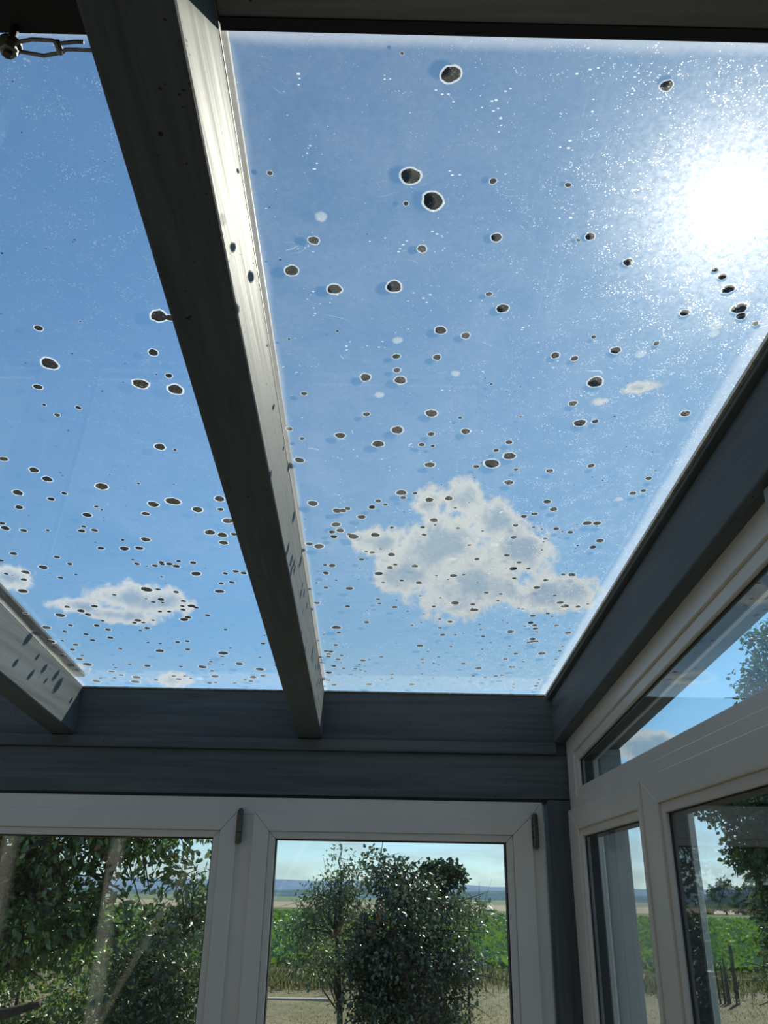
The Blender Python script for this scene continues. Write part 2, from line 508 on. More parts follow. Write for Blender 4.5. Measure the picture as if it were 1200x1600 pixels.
# corner post, outdoor post
mb = MB(); mb.box(0.516, 0.640, Y_EAVES - 0.006, Y_EAVES + 0.10, 0.0, EYE + 0.268)
cp = recentre(mb.build('corner_post', MAT['paint_z'], None, bevel=0.004))
tag(cp, 'grey corner post between the front window and the gable windows', 'post')
mb = MB(); mb.box(0.690, 0.764, 2.645, 2.72, -0.60, z_raft(2.66) - 0.001)
mb.box(0.686, 0.768, 2.641, 2.724, -0.60, -0.40)
op = recentre(mb.build('outdoor_post', MAT['post'], None, bevel=0.004))
tag(op, 'pale post standing outdoors under the overhang, seen through the narrow gable window', 'post')
mb = MB(); mb.box(0.562, 0.580, 0.99, 1.088, EYE + 0.24, z_raft(1.10) - 0.001)
sp_ = recentre(mb.build('gable_post', MAT['post'], None, bevel=0.003))
tag(sp_, 'grey upright cover strip at the right edge under the gable beam', 'post')

# soffit boards behind the glass
def soffit(x0, x1, y1, label, name='soffit_board', mat='soffit', drop=0.004, y0=Y_BACK):
    mb = MB(); sloped(mb, x0, x1, y0, y1, lambda y: z_glass(y) - drop, lambda y: z_glass(y) + 0.05)
    o = recentre(mb.build(name, MAT[mat], None, bevel=0.002))
    tag(o, label, 'board', 'solid roof boards')
    return o


sf = soffit(-0.160, 0.549, 0.520, 'brown-grey board at the top edge above the dusty right pane')
mb = MB(); sloped(mb, -0.158, 0.533, 0.512, 0.5245, lambda y: z_glass(y) - 0.0062, lambda y: z_glass(y) + 0.001)
b = mb.build('dark_seal', MAT['rubber'], sf); b.location = -Vector(sf.location)
sl = soffit(-0.912, -0.236, 0.462, 'grey board in the top left corner behind the black strip drawn as a dark gap')
mb = MB(); sloped(mb, -0.911, -0.237, 0.462, 0.535, lambda y: z_glass(y) - 0.001, lambda y: z_glass(y) + 0.02)  # black strip stands in for the shaded recess in front of the board
b = mb.build('painted_dark_gap', MAT['rubber'], sl); b.location = -Vector(sl.location)
soffit(X_LEFT, -0.985, 0.299, 'board over the far left end of the sunroom')
mb = MB(); mb.box(-0.236, -0.160, Y_BACK, 0.30, z_raft(0.3), z_glass(0.3) + 0.01)
o = recentre(mb.build('rafter_stub', MAT['paint_y'], None, bevel=0.003)); tag(o, 'grey continuation of the middle rafter above the camera', 'beam')

# glass panes with lichen
T_GLASS = 0.026
SPOTS_RIGHT = """65,584,102 14,563,19 -134,709,33 29,709,115 57,743,130 25,748,34 -78,770,70f -89,808,68l 48,818,61l 140,797,68 125,713,45 -121,860,93 -66,892,95 14,885,103 289,591,63 213,716,37 256,792,60 243,798,28l 315,833,62 445,854,59 431,842,46l 400,671,64f 461,876,81 490,912,110 498,927,67 418,923,71 524,941,49l 470,947,90f 473,963,73f 304,976,37 398,987,46 343,1004,80 382,1011,80f 257,1018,71l 287,1024,57 331,1079,129 308,1134,72l 331,1187,106 355,1182,58 496,1155,78 380,1317,69 309,1337,70 495,1356,65 481,1410,67 498,1400,60 460,1433,68f 325,1448,80 343,1477,82 230,1173,26 217,1094,20 248,1335,35 413,1367,30 143,895,43l 165,922,88 83,969,82 120,979,65l 22,992,70f 21,1028,62 82,1028,67 23,1060,59l 29,1084,94l -25,1079,89 113,1065,64f -3,1122,71f -123,1123,51 -65,975,23 -136,994,23 -24,1175,63 83,1169,105 -69,1238,93 28,1218,108 -4,1261,106 86,1228,65 144,1218,81 131,1179,37 72,1261,56 91,1264,39 -155,1221,60 -145,1318,92 -135,1249,44 90,1325,92 222,1248,66 203,1274,50 229,1291,119 201,1317,144 174,1327,58 182,1315,23 241,1380,89 247,1335,46l 171,1089,25 -130,1473,107 42,1425,104 46,1444,62 68,1426,49 97,1450,87 134,1443,86 -84,1500,89 -72,1499,76 -62,1491,63 -35,1524,90 -2,1458,62 12,1472,50 -14,1483,76 -88,1558,98 -80,1583,86 -97,1591,73 -94,1612,81 -53,1609,114 -62,1599,47 -7,1600,100 111,1531,84 115,1551,33 90,1562,53 95,1595,60 27,1566,46 163,1563,46 150,1479,38 175,1456,25 290,1508,70 309,1497,70l 279,1546,59 317,1552,39 283,1599,67 -148,1647,82 -128,1658,110 -26,1678,42 -13,1682,63 5,1664,41 29,1691,91 -37,1718,64 -119,1750,50 -103,1752,86 -119,1793,81 -41,1766,36 27,1757,79 39,1741,57 83,1746,79 2,1790,103 13,1838,45 56,1825,60 97,1836,82 -144,1847,38 -97,1830,37 -123,1874,69 -67,1876,99 215,1573,33 194,1638,41 218,1705,63 335,1560,33 350,1602,47 349,1616,27 364,1557,72 379,1569,33 396,1571,66 403,1537,26l 422,1531,91 442,1531,84 466,1606,87 458,1636,75 424,1630,34 281,1683,70 313,1717,64 305,1750,101 339,1748,58 315,1801,59 389,1808,67 376,1850,91 423,1775,58 443,1776,102 174,1793,96 197,1787,51 135,1795,29 163,1815,30 165,1707,78f 248,1633,82f 352,1654,28 -150,1967,79 -74,1985,72 2,1937,63 6,1963,63 -25,2012,32 -27,2089,83 44,1984,80 47,1939,39 104,1912,46 153,1921,39 141,1975,56 77,2009,40 119,2025,24 162,2057,49 190,2074,75 115,2081,42 93,2104,50 167,2118,59 178,2169,78 212,2167,52 122,2255,107 208,2258,53 146,2301,45 54,2236,27 -107,2130,127 -102,2167,69 -143,2183,35 -113,2262,80 -143,2313,82 -129,2318,82 -136,2337,83 -138,2359,83 -93,2277,27 -100,2348,64 -111,2382,84 -103,2409,38 -39,2387,93 -20,2380,47 -49,2424,66 15,2353,65 -62,2462,67 -46,2473,48 -32,2485,48 -97,2461,58 -125,2442,86 -143,2505,117 -148,2577,80 -132,2624,101 -21,2611,121 114,2603,101 134,2368,56 137,2396,47 180,2346,55 169,2400,38 185,2413,47 141,2499,49 176,2539,49 50,2506,49 49,2546,59 63,2423,28 18,2558,40 251,2525,39 192,1951,118 236,1957,71 244,1993,104 238,1986,48 261,1885,69 296,1891,54 295,1931,39 233,1829,30 427,1893,54 448,1936,94 464,1957,111 497,1959,71 517,1941,39 364,1980,48 353,1977,32 396,2024,89 431,2006,65 446,2026,41 399,2071,91 412,2088,75 418,2110,84 425,2134,60 387,2095,50 356,2136,111 324,2058,33 339,2075,42 469,2087,67 509,2138,94 506,2104,34 424,2189,104 436,2204,79 417,2215,61 425,2208,61 268,2088,42 276,2126,51 287,2174,60 314,2220,44 297,2273,45 232,2156,34 370,2244,44 371,2265,27 396,2305,73 373,2353,83 469,2299,109 516,2241,53 515,2275,63 518,2346,55 256,2398,75 305,2438,105 298,2509,59 334,2520,69 365,2506,78 384,2496,78 399,2421,76 408,2420,57 429,2372,56 505,2567,60 504,2533,59 504,2596,80 433,2584,50 437,2616,51"""
SPOTS_LEFT = """-496,982,64 -507,1062,136 -545,1120,71 -551,1167,37 -497,1173,52 -539,1195,53l -431,966,18 -316,952,122 -302,955,63 -342,1031,76 -379,1107,121 -327,1119,127 -330,1085,59 -349,1082,20 -388,1284,101 -363,1293,34 -681,1334,81 -639,1370,94 -625,1401,96 -700,1454,105 -719,1512,89 -643,1476,69 -610,1453,62 -529,1424,122 -456,1410,36 -446,1489,114 -404,1476,150 -470,1528,84 -362,1507,108 -311,1462,112 -316,1504,64 -308,1551,117l -591,1538,97 -562,1503,51 -555,1515,32 -613,1588,53 -623,1608,81 -595,1604,74 -746,1611,74 -694,1608,47 -779,1581,66 -781,1602,94 -353,1603,114 -329,1614,108 -304,1609,74 -332,1649,96 -497,1642,102 -547,1646,48 -808,1723,85 -850,1759,65 -766,1791,110 -717,1736,71 -699,1770,72 -605,1687,77 -554,1687,105 -521,1683,90 -817,1819,104l -866,1830,60 -836,1861,83 -853,1837,30 -745,1846,68 -702,1826,45 -863,1929,124 -549,1741,43 -545,1763,72 -525,1774,36 -557,1905,146 -644,1941,55 -785,2023,81l -758,2048,106 -747,2072,91 -714,2016,89 -821,2081,133 -571,1961,32 -908,2072,66 -925,2153,60 -887,2170,120 -817,2151,77 -847,2198,78 -746,2149,94 -724,2178,86 -795,2215,87 -790,2261,80 -735,2238,97 -721,2114,59 -627,2106,101 -640,2124,68 -616,2121,59 -615,2160,86 -638,2178,60 -917,2278,179 -877,2270,62 -849,2300,90 -871,2341,92 -913,2386,75 -730,2324,73 -638,2270,54 -858,2390,56 -876,2423,113 -866,2469,154 -737,2460,67 -788,2468,48 -789,2495,58 -687,2471,115 -790,2564,89 -818,2594,70 -747,2584,140 -762,2629,162 -811,2532,98 -886,2630,142 -863,2599,60 -506,1771,73 -488,1752,65 -488,1762,65 -471,1760,87 -458,1771,87 -447,1744,65 -416,1751,79 -420,1810,118 -352,1805,66 -326,1793,81 -309,1801,81 -370,1861,68 -344,1854,75 -381,1908,116 -504,1830,37 -528,1903,69 -488,1917,77 -535,1964,95 -535,1984,48 -481,1972,79 -490,2004,64 -493,2027,73 -467,2002,104 -457,2012,73 -558,1981,72l -555,2043,65 -531,2042,65 -503,2094,117 -490,2078,91 -436,2062,74 -586,2103,59 -405,2161,60 -554,2262,80 -526,2254,80 -606,2276,54 -620,2337,137 -537,2321,82 -440,2346,156 -447,2375,65 -412,2302,54 -316,2262,71 -305,2198,43 -338,2378,56 -406,2438,133 -350,2484,135 -488,2423,66 -496,2443,67 -522,2472,144 -499,2508,78 -587,2473,67 -457,2447,48 -498,2560,139 -626,2564,79 -592,2562,60 -618,2595,100 -578,2582,60 -691,2606,81 -527,2628,81 -506,2621,71 -380,2561,119 -392,2601,90 -409,2589,70 -348,2546,99 -299,2445,57 -551,2585,120f -446,2624,81"""


def lichen_meshes(seed):
    """a few shapes for each type, radius 1 in x and y; z in units of the radius"""
    rng = random.Random(seed)
    res = {'d': [], 'l': [], 'f': []}
    for kind in 'dlf':
        for q in range(7):
            n = 16
            ph = [rng.uniform(0, 6.28) for _ in range(4)]
            def rad(t, s):
                return 1 + s * (0.5 * math.sin(2 * t + ph[0]) + 0.35 * math.sin(3 * t + ph[1]) + 0.3 * math.sin(5 * t + ph[2]))
            inner = []; rim = []
            for k in range(n):
                t = 2 * math.pi * k / n
                r = rad(t, 0.10) * (0.94 + 0.12 * rng.random())
                inner.append((r * math.cos(t), r * math.sin(t)))
                rr = r + 0.20 + 0.08 * rng.random()
                rim.append((rr * math.cos(t), rr * math.sin(t)))
            mb = MB()
            v = [(x, y, 0.02) for x, y in rim] + [(x, y, 0.02) for x, y in inner] + \
                [(x * 0.8, y * 0.8, 0.14) for x, y in inner] + [(0, 0, 0.02), (0, 0, 0.16)]
            o, c0, c1 = 0, 3 * n, 3 * n + 1
            for k in range(n):
                k2 = (k + 1) % n
                mb.f.append((k, k2, n + k2, n + k)); mb.mi.append(1)            # rim
                mb.f.append((n + k2, n + k, c0)); mb.mi.append(0)               # underside
                mb.f.append((n + k, n + k2, 2 * n + k2, 2 * n + k)); mb.mi.append(0)
                mb.f.append((2 * n + k, 2 * n + k2, c1)); mb.mi.append(0)
            mb.v = v
            me = bpy.data.meshes.new('lichen_spot')
            me.from_pydata(mb.v, [], mb.f)
            for m_ in {'d': ('lichen', 'lichen_rim'), 'l': ('lichen_pale', 'lichen_rim'), 'f': ('lichen_ghost', 'lichen_ghost')}[kind]:
                me.materials.append(MAT[m_])
            me.polygons.foreach_set('material_index', mb.mi); me.update()
            res[kind].append(me)
    return res


LICHEN = lichen_meshes(5)


def roof_pane(x0, x1, y0, y1, film, label, spots='', seed=1):
    yc, xc = (y0 + y1) / 2, (x0 + x1) / 2
    hy, hx = (y1 - y0) / 2 / math.cos(SLOPE), (x1 - x0) / 2
    mb = MB()
    mb.box(-hx, hx, -hy, hy, 0, T_GLASS)
    mb.mi = [0, 1, 2, 2, 2, 2]
    film = film(hx, hy)
    ob = mb.build('roof_pane', [film, MAT['roof_up'], MAT['roof_up']], fix=False)
    ob.location = (xc, yc, z_glass(yc)); ob.rotation_euler = (-SLOPE, 0, 0)
    tag(ob, label, 'glass pane', 'roof glazing')
    rng = random.Random(seed)
    for q in spots.split():
        k = 'd'
        if q[-1] in 'lf': k = q[-1]; q = q[:-1]
        sx, sy, sr = (int(w) for w in q.split(','))
        o = bpy.data.objects.new('lichen_spot', rng.choice(LICHEN[k]))
        COL.objects.link(o); o.parent = ob
        r = sr / 10000 * 0.93
        o.location = (sx / 1000 - xc, (sy / 1000 - yc) / math.cos(SLOPE), T_GLASS)
        o.scale = (r * rng.uniform(0.95, 1.05), r * rng.uniform(0.95, 1.05), r)
        o.rotation_euler = (0, 0, rng.uniform(0, 6.28))
    return ob


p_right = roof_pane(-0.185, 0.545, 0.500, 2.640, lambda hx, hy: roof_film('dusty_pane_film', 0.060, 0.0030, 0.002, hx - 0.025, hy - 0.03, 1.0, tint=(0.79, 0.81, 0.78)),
                    'hazy roof pane right of the middle rafter, with dust, dark lichen spots and sun glare', SPOTS_RIGHT, 3)
p_left = roof_pane(-0.935, -0.212, 0.500, 2.640, lambda hx, hy: roof_film('clean_pane_film', 0.016, 0.0015, 0.001, hx - 0.02, hy - 0.03, 0.25),
                   'clearer blue roof pane left of the middle rafter, spotted with lichen', SPOTS_LEFT, 4)
for xa, xb, nm in ((-1.700, -0.962, 'first'), (-2.470, -1.740, 'second'), (-3.30, -2.510, 'third')):
    roof_pane(xa, xb, 0.302, 2.64, lambda hx, hy: roof_film('side_pane_film', 0.03, 0.002, 0.001, hx, hy, 0.2),
              '%s roof pane beyond the dappled rafter at the left' % nm)
roof_pane(0.580, 0.790, 0.30, 2.76, lambda hx, hy: roof_film('overhang_pane_film', 0.05, 0.002, 0.001, hx, hy, 0.2),
          'narrow roof pane over the outdoor overhang beyond the gable wall')

# fine black specks on the glass, beyond counting
def specks(name, x0, x1, n, seed, parent):
    rng = random.Random(seed); mb = MB()
    for _ in range(n):
        y = 0.55 + 2.02 * rng.random() ** 0.55; x = rng.uniform(x0, x1); r = rng.choice((0.0006, 0.0008, 0.001, 0.0016))
        z = z_glass(y) + T_GLASS + 0.0004
        k = 6
        pts = [(x + r * 1.2 * math.cos(6.283 * i / k), y + r * math.sin(6.283 * i / k), z) for i in range(k)]
        mb.poly(pts + [(x, y, z + r * 0.4)], [tuple(range(k))[::-1]] + [(i, (i + 1) % k, k) for i in range(k)])
    o = mb.build(name, MAT['lichen'], fix=False)
    o.parent = parent
    o.matrix_parent_inverse = parent_inv(parent)
    tag(o, kind='stuff')


def parent_inv(p):
    return (Matrix.Translation(p.location) @ p.rotation_euler.to_matrix().to_4x4()).inverted()


specks('grime_specks', -0.15, 0.52, 260, 8, p_right)
specks('grime_specks', -0.90, -0.25, 260, 9, p_left)

# ------------------------------------------------------------------ windows
def mitred(mb, outer, inner, to3, w0, w1, gap=0.0004, mi=0):
    """frame of mitred bars between two matching polygons in the wall plane; w is the depth towards the room"""
    n = len(outer)
    for i in range(n):
        j = (i + 1) % n
        a, b, c, d = (Vector(outer[i]), Vector(outer[j]), Vector(inner[j]), Vector(inner[i]))
        e = (b - a).normalized()
        a2, b2, c2, d2 = a + e * gap, b - e * gap, c - e * gap, d + e * gap
        q = [a2, b2, c2, d2]
        mb.hexa([to3(p.x, p.y, w0) for p in q] + [to3(p.x, p.y, w1) for p in q], mi)


def inset(poly, d):
    """offset a convex polygon inwards by one distance per side"""
    n = len(poly); d = d if hasattr(d, '__len__') else [d] * n
    P = [Vector(p) for p in poly]
    c = sum(P, Vector((0, 0))) / n
    lines = []
    for i in range(n):
        a, b = P[i], P[(i + 1) % n]
        e = (b - a).normalized(); nn = Vector((-e.y, e.x))
        if nn.dot(c - a) < 0: nn = -nn
        lines.append((a + nn * d[i], e))
    res = []
    for i in range(n):
        (p, r), (q, s_) = lines[i - 1], lines[i]
        den = r.x * s_.y - r.y * s_.x
        t = ((q - p).x * s_.y - (q - p).y * s_.x) / den
        w = p + r * t
        res.append((w.x, w.y))
    return res


def rect(u0, u1, v0, v1): return [(u0, v0), (u1, v0), (u1, v1), (u0, v1)]


def sash(parent, outer, widths, to3, glass_mat, proud=0.012, name='sash', back=-0.055, bead=0.020):
    """sash > glazing_bead, seal, glass_pane, outer_seal"""
    widths = widths if hasattr(widths, '__len__') else [widths] * len(outer)
    i1 = inset(outer, [w - bead for w in widths])
    i2 = inset(outer, widths)
    i3 = inset(outer, [w + 0.003 for w in widths])
    mb = MB(); mitred(mb, outer, i1, to3, back, proud)
    s = mb.build(name, MAT['pvc'], parent, bevel=0.0025)
    mb = MB(); mitred(mb, i1, i2, to3, back + 0.006, proud - 0.006)
    mb.build('glazing_bead', MAT['pvc_warm'], s, bevel=0.0025)
    mb = MB(); mitred(mb, i2, i3, to3, back + 0.020, proud - 0.014, gap=0)
    mb.build('rubber_seal', MAT['rubber'], s)
    mb = MB()
    q = inset(outer, [w - 0.012 for w in widths])
    n = len(q)
    pts = [to3(p[0], p[1], -0.030) for p in q] + [to3(p[0], p[1], -0.016) for p in q]
    mb.poly(pts, [tuple(range(n))[::-1], tuple(range(n, 2 * n))] + [(i, (i + 1) % n, n + (i + 1) % n, n + i) for i in range(n)])
    mb.build('glass_pane', glass_mat, s)
    return s


def hinge(parent, u, v0, v1, to3):
    mb = MB()
    v = [v0 + (v1 - v0) * t for t in (0, .30, .315, .66, .675, 1)]
    for a, b in ((v[0], v[1]), (v[2], v[3]), (v[4], v[5])):
        mb.tube([to3(u, a, 0.016), to3(u, b, 0.016)], 0.0085, 12)
    mb.tube([to3(u, v0 - 0.004, 0.016), to3(u, v1 + 0.004, 0.016)], 0.0055, 10)
    for a, b in ((v0 + 0.006, v1 - 0.006),):
        p = [to3(u - 0.006, a, 0.000), to3(u + 0.006, a, 0.000), to3(u + 0.006, b, 0.000), to3(u - 0.006, b, 0.000)]
        q = [to3(u - 0.006, a, 0.012), to3(u + 0.006, a, 0.012), to3(u + 0.006, b, 0.012), to3(u - 0.006, b, 0.012)]
        mb.hexa(p + q)
    return mb.build('hinge', MAT['steel'], parent, bevel=0.001)


def front3(u, v, w): return (u, Y_EAVES + 0.006 - w, EYE + v)


SILL = -0.86
w1 = empty('window_1', (-0.38, Y_EAVES, EYE + SILL)); inv = -Vector(w1.location)
tag(w1, 'white front window with two sashes overlooking the garden', kind='structure')
holder = []
outer = rect(-1.262, 0.502, SILL, 0.263)
mb = MB(); mitred(mb, outer, rect(-1.205, 0.462, SILL + 0.05, 0.214), front3, -0.06, 0.0)
frame = mb.build('frame', MAT['pvc'], w1, bevel=0.002)
mb = MB(); mb.hexa([front3(*p, -0.06) for p in rect(-0.405, -0.341, SILL + 0.05, 0.2137)] + [front3(*p, 0.0) for p in rect(-0.405, -0.341, SILL + 0.05, 0.2137)])
mull = mb.build('mullion', MAT['pvc'], w1, bevel=0.002)
s_r = sash(w1, rect(-0.349, 0.467, SILL + 0.045, 0.222), (0.067, 0.077, 0.073, 0.066), front3, MAT['win'])
s_l = sash(w1, rect(-1.213, -0.397, SILL + 0.045, 0.222), (0.067, 0.067, 0.073, 0.067), front3, MAT['win'])
h1 = hinge(w1, -0.388, 0.135, 0.226, front3)
h2 = hinge(w1, 0.476, 0.135, 0.226, front3)
for h_ in (-0.40, -0.70):
    pass
for ch in w1.children: ch.location = inv

w4 = empty('window_4', (-2.2, Y_EAVES, EYE + SILL))
tag(w4, 'white front window farther left of the garden window', kind='structure')
mb = MB(); mitred(mb, rect(-3.10, -1.275, SILL, 0.263), rect(-3.05, -1.325, SILL + 0.05, 0.214), front3, -0.06, 0.0)
mb.build('frame', MAT['pvc'], w4, bevel=0.002)
mb = MB(); mb.hexa([front3(*p, -0.06) for p in rect(-2.22, -2.16, SILL + 0.05, 0.2137)] + [front3(*p, 0.0) for p in rect(-2.22, -2.16, SILL + 0.05, 0.2137)])
mb.build('mullion', MAT['pvc'], w4, bevel=0.002)
sash(w4, rect(-2.165, -1.315, SILL + 0.045, 0.222), 0.067, front3, MAT['win'])
sash(w4, rect(-3.060, -2.215, SILL + 0.045, 0.222), 0.067, front3, MAT['win'])
for ch in w4.children: ch.location = -Vector(w4.location)


def gable3(u, v, w): return (0.582 - w, u, EYE + v)


def gable3b(u, v, w): return (0.571 - w, u, EYE + v)


zt = lambda y: 0.6435 - TS * y     # top of the sloping frame
w2 = empty('window_2', (0.582, 1.5, EYE + 0.24))
tag(w2, 'sloping white-framed gable window under the roof beam', kind='structure')
poly = [(2.585, 0.240), (1.088, 0.240), (1.088, zt(1.088)), (2.585, zt(2.585))]
sash(w2, poly, (0.055, 0.06, 0.080, 0.110), gable3, MAT['win_side'], proud=0.0, name='frame', back=-0.07, bead=0.028)
poly2 = [(0.99, 0.240), (0.32, 0.240), (0.32, zt(0.32)), (0.99, zt(0.99))]
sash(w2, poly2, (0.055, 0.06, 0.080, 0.06), gable3, MAT['win_side'], proud=0.0, name='frame', back=-0.07, bead=0.028)
for ch in w2.children: ch.location = -Vector(w2.location)

w3 = empty('window_3', (0.571, 1.5, EYE + SILL))
tag(w3, 'white gable window of a narrow and a wide sash below the sloping one', kind='structure')
sash(w3, rect(1.868, 2.576, SILL, 0.238), (0.07, 0.130, 0.078, 0.043), gable3b, MAT['win_side'], proud=0.0, back=-0.07)
sash(w3, rect(0.36, 1.862, SILL, 0.238), (0.07, 0.125, 0.078, 0.07), gable3b, MAT['win_side'], proud=0.0, back=-0.07)
mb = MB(); mb.hexa([gable3b(*p, -0.001) for p in rect(1.8555, 1.8745, SILL, 0.236)] + [gable3b(*p, 0.006) for p in rect(1.8555, 1.8745, SILL, 0.236)])
mb.build('cover_strip', MAT['pvc'], w3, bevel=0.004)
for ch in w3.children: ch.location = -Vector(w3.location)


# ------------------------------------------------------------------ the rest of the room (behind and below the view)
def slab(name, b6, mat, kind='structure', label=None):
    mb = MB(); mb.box(*b6)
    o = recentre(mb.build(name, mat)); tag(o, label, kind=kind)
    return o


def tile_mat():
    m, g = new_mat('floor_tile')
    co = g.node('ShaderNodeTexCoord').outputs['Object']
    br = g.node('ShaderNodeTexBrick', {'Vector': co, 'Color1': (0.21, 0.185, 0.15), 'Color2': (0.25, 0.215, 0.175), 'Mortar': (0.04, 0.04, 0.04), 'Scale': 1.0,
                                       'Mortar Size': 0.004, 'Brick Width': 0.3, 'Row Height': 0.3}, offset=0.0)
    out(g, g.node('ShaderNodeBsdfPrincipled', {'Base Color': br.outputs[0], 'Roughness': 0.4}))
    return m


slab('floor', (X_LEFT, 0.58, Y_BACK, Y_EAVES, -0.05, 0.0), tile_mat())
slab('wall_front', (X_LEFT, 0.516, Y_EAVES, Y_EAVES + 0.16, 0.0, EYE + SILL), MAT['plaster'])
slab('wall_right', (0.580, 0.70, 0.30, Y_EAVES, 0.0, EYE + SILL), MAT['plaster'])
slab('wall_gable', (0.580, 0.70, Y_BACK, 0.30, 0.0, 2.6), MAT['plaster'])
slab('wall_back', (X_LEFT, 0.70, Y_BACK - 0.2, Y_BACK, 0.0, 2.7), MAT['render'])
slab('wall_left', (X_LEFT - 0.12, X_LEFT, Y_BACK, Y_EAVES, 0.0, 2.6), MAT['plaster'])
slab('trim_1', (-3.10 - 0.2, -3.10, Y_EAVES, Y_EAVES + 0.1, EYE + SILL, EYE + 0.27), MAT['paint_z'])

# wire hook in the top left corner
wh = empty('wire_hook', (-0.236, 0.545, z_glass(0.545) - 0.02)); wl = Vector(wh.location)
def rel(x, y, z): return (x - wl.x, y - wl.y, z - wl.z)
bx, by, bz = -0.352, 0.530, EYE + 0.716
mb = MB(); mb.tube([rel(bx - 0.003, by, bz - 0.006), rel(bx - 0.003, by, bz + 0.004)], 0.0085, 6)
mb.build('hex_nut', MAT['zinc'], wh, bevel=0.0012)
mb = MB(); mb.tube([rel(bx - 0.003, by, bz + 0.004), rel(bx - 0.003, by, bz + 0.0065)], 0.0105, 20)
mb.tube([rel(bx - 0.003, by, bz - 0.010), rel(bx - 0.003, by, bz + 0.034)], 0.004, 10)
mb.build('bolt', MAT['steel'], wh)
mb = MB(); mb.tube([rel(-0.346, 0.534, bz + .001), rel(-0.325, 0.537, bz), rel(-0.306, 0.533, bz), rel(-0.302, 0.530, bz), rel(-0.290, 0.529, bz - .001), rel(-0.262, 0.531, bz), rel(-0.240, 0.531, bz), rel(-0.2355, 0.531, bz)], 0.0019, 8)
mb.build('lower_wire', MAT['zinc'], wh, smooth=True)
mb = MB(); mb.tube([rel(-0.346, 0.524, bz), rel(-0.330, 0.5205, bz), rel(-0.312, 0.521, bz), rel(-0.306, 0.524, bz), rel(-0.290, 0.522, bz), rel(-0.283, 0.522, bz)], 0.0019, 8)
mb.tube([rel(-0.308, 0.522, bz), rel(-0.308, 0.534, bz)], 0.0032, 8)
mb.build('upper_wire', MAT['zinc'], wh, smooth=True)
tag(wh, 'bent wire hook with a dark hex nut in the top left corner', 'hook')

# invented white door frame, unseen left of the camera, added for its reflected streaks
df = empty('added_door_frame', (-1.3, 1.45, 0))
for x0, x1, z0, z1, nm in ((-1.105, -1.055, 0.0, 2.12, 'jamb'), (-1.555, -1.505, 0.0, 2.12, 'jamb'), (-1.555, -1.055, 2.12, 2.17, 'head')):
    mb = MB(); mb.box(x0 + 1.3, x1 + 1.3, -0.03, 0.03, z0, z1); mb.build(nm, MAT['pvc'], df, bevel=0.003)
tag(df, 'white door frame added out of view at the left so its jambs mirror as pale streaks in the garden window', 'door frame')

# ------------------------------------------------------------------ outdoors
GZ = -0.60


def ground_mat(name, cols, scale, bump=0.5):
    m, g = new_mat(name)
    co = g.node('ShaderNodeTexCoord').outputs['Object']
    a = g.noise(co, scale, 6, 0.65, 0.4); b_ = g.noise(co, scale * 7, 4, 0.6)
    c = g.mix(g.ramp(a, 0.38, 0.62), cols[0], cols[1])
    c = g.mix(g.ramp(b_, 0.45, 0.65, 0, 0.7), c, cols[2])
    bm_ = g.node('ShaderNodeBump', {'Strength': bump, 'Distance': 0.05, 'Height': b_})
    out(g, g.node('ShaderNodeBsdfPrincipled', {'Base Color': c, 'Roughness': 0.9, 'Normal': bm_.outputs[0], 'Specular IOR Level': 0.2}))
    return m


def terrain(name, x0, x1, y0, y1, nx, ny, amp, mat, label, seed, z0=GZ, wl=6.0):
    rng = np.random.default_rng(seed)
    X, Y = np.meshgrid(np.linspace(x0, x1, nx), np.linspace(y0, y1, ny))
    Z = np.zeros_like(X)
    for _ in range(6):
        a = rng.uniform(0, 6.28); k = 6.283 / (wl * rng.uniform(0.6, 2.5)); p = rng.uniform(0, 6.28)
        Z += np.sin((X * math.cos(a) + Y * math.sin(a)) * k + p) / 6
    edge = np.minimum(1, np.minimum(np.minimum(X - x0, x1 - X), np.minimum(Y - y0, y1 - Y)) / (0.05 * (y1 - y0) + 0.5))
    Z = z0 + amp * Z * edge
    v = np.stack([X, Y, Z], -1).reshape(-1, 3)
    f = [(j * nx + i, j * nx + i + 1, (j + 1) * nx + i + 1, (j + 1) * nx + i) for j in range(ny - 1) for i in range(nx - 1)]
    mb = MB(); mb.v = [tuple(p) for p in v]; mb.f = f; mb.mi = [0] * len(f)
    o = mb.build(name, mat, smooth=True, fix=False)
    tag(o, label, kind='structure')
    return o


STRAW, GREEN_D, GREEN_L, SOIL = (0.22, 0.175, 0.085), (0.05, 0.09, 0.018), (0.09, 0.15, 0.032), (0.18, 0.145, 0.10)
terrain('ground_lawn', -40, 50, 2.75, 27.5, 90, 50, 0.07, ground_mat('dry_lawn', ((0.25, 0.205, 0.125), (0.17, 0.16, 0.075), (0.13, 0.105, 0.06)), 0.9), 'dry yellow-green lawn in front of the sunroom', 1)
terrain('ground_track', -60, 90, 27.5, 33.0, 60, 8, 0.04, ground_mat('farm_track', (SOIL, (0.33, 0.28, 0.2), (0.2, 0.2, 0.08)), 0.6), 'pale farm track behind the garden', 2)
terrain('ground_field', -160, 260, 33.0, 190, 80, 60, 0.25, ground_mat('field_soil', (GREEN_D, GREEN_L, (0.10, 0.16, 0.03)), 0.9), 'soil of the green crop field', 3, wl=40)
terrain('ground_stubble', -300, 420, 190, 360, 40, 12, 0.4, ground_mat('stubble', ((0.40, 0.31, 0.22), (0.33, 0.27, 0.18), (0.36, 0.27, 0.2)), 0.05), 'tan stubble field beyond the green crop', 4, wl=90)
terrain('ground_far', -1400, 1600, 360, 1500, 30, 20, 1.0, ground_mat('far_land', ((0.13, 0.18, 0.10), (0.17, 0.2, 0.12), (0.12, 0.17, 0.11)), 0.01), 'far green land below the hills', 5, wl=300)


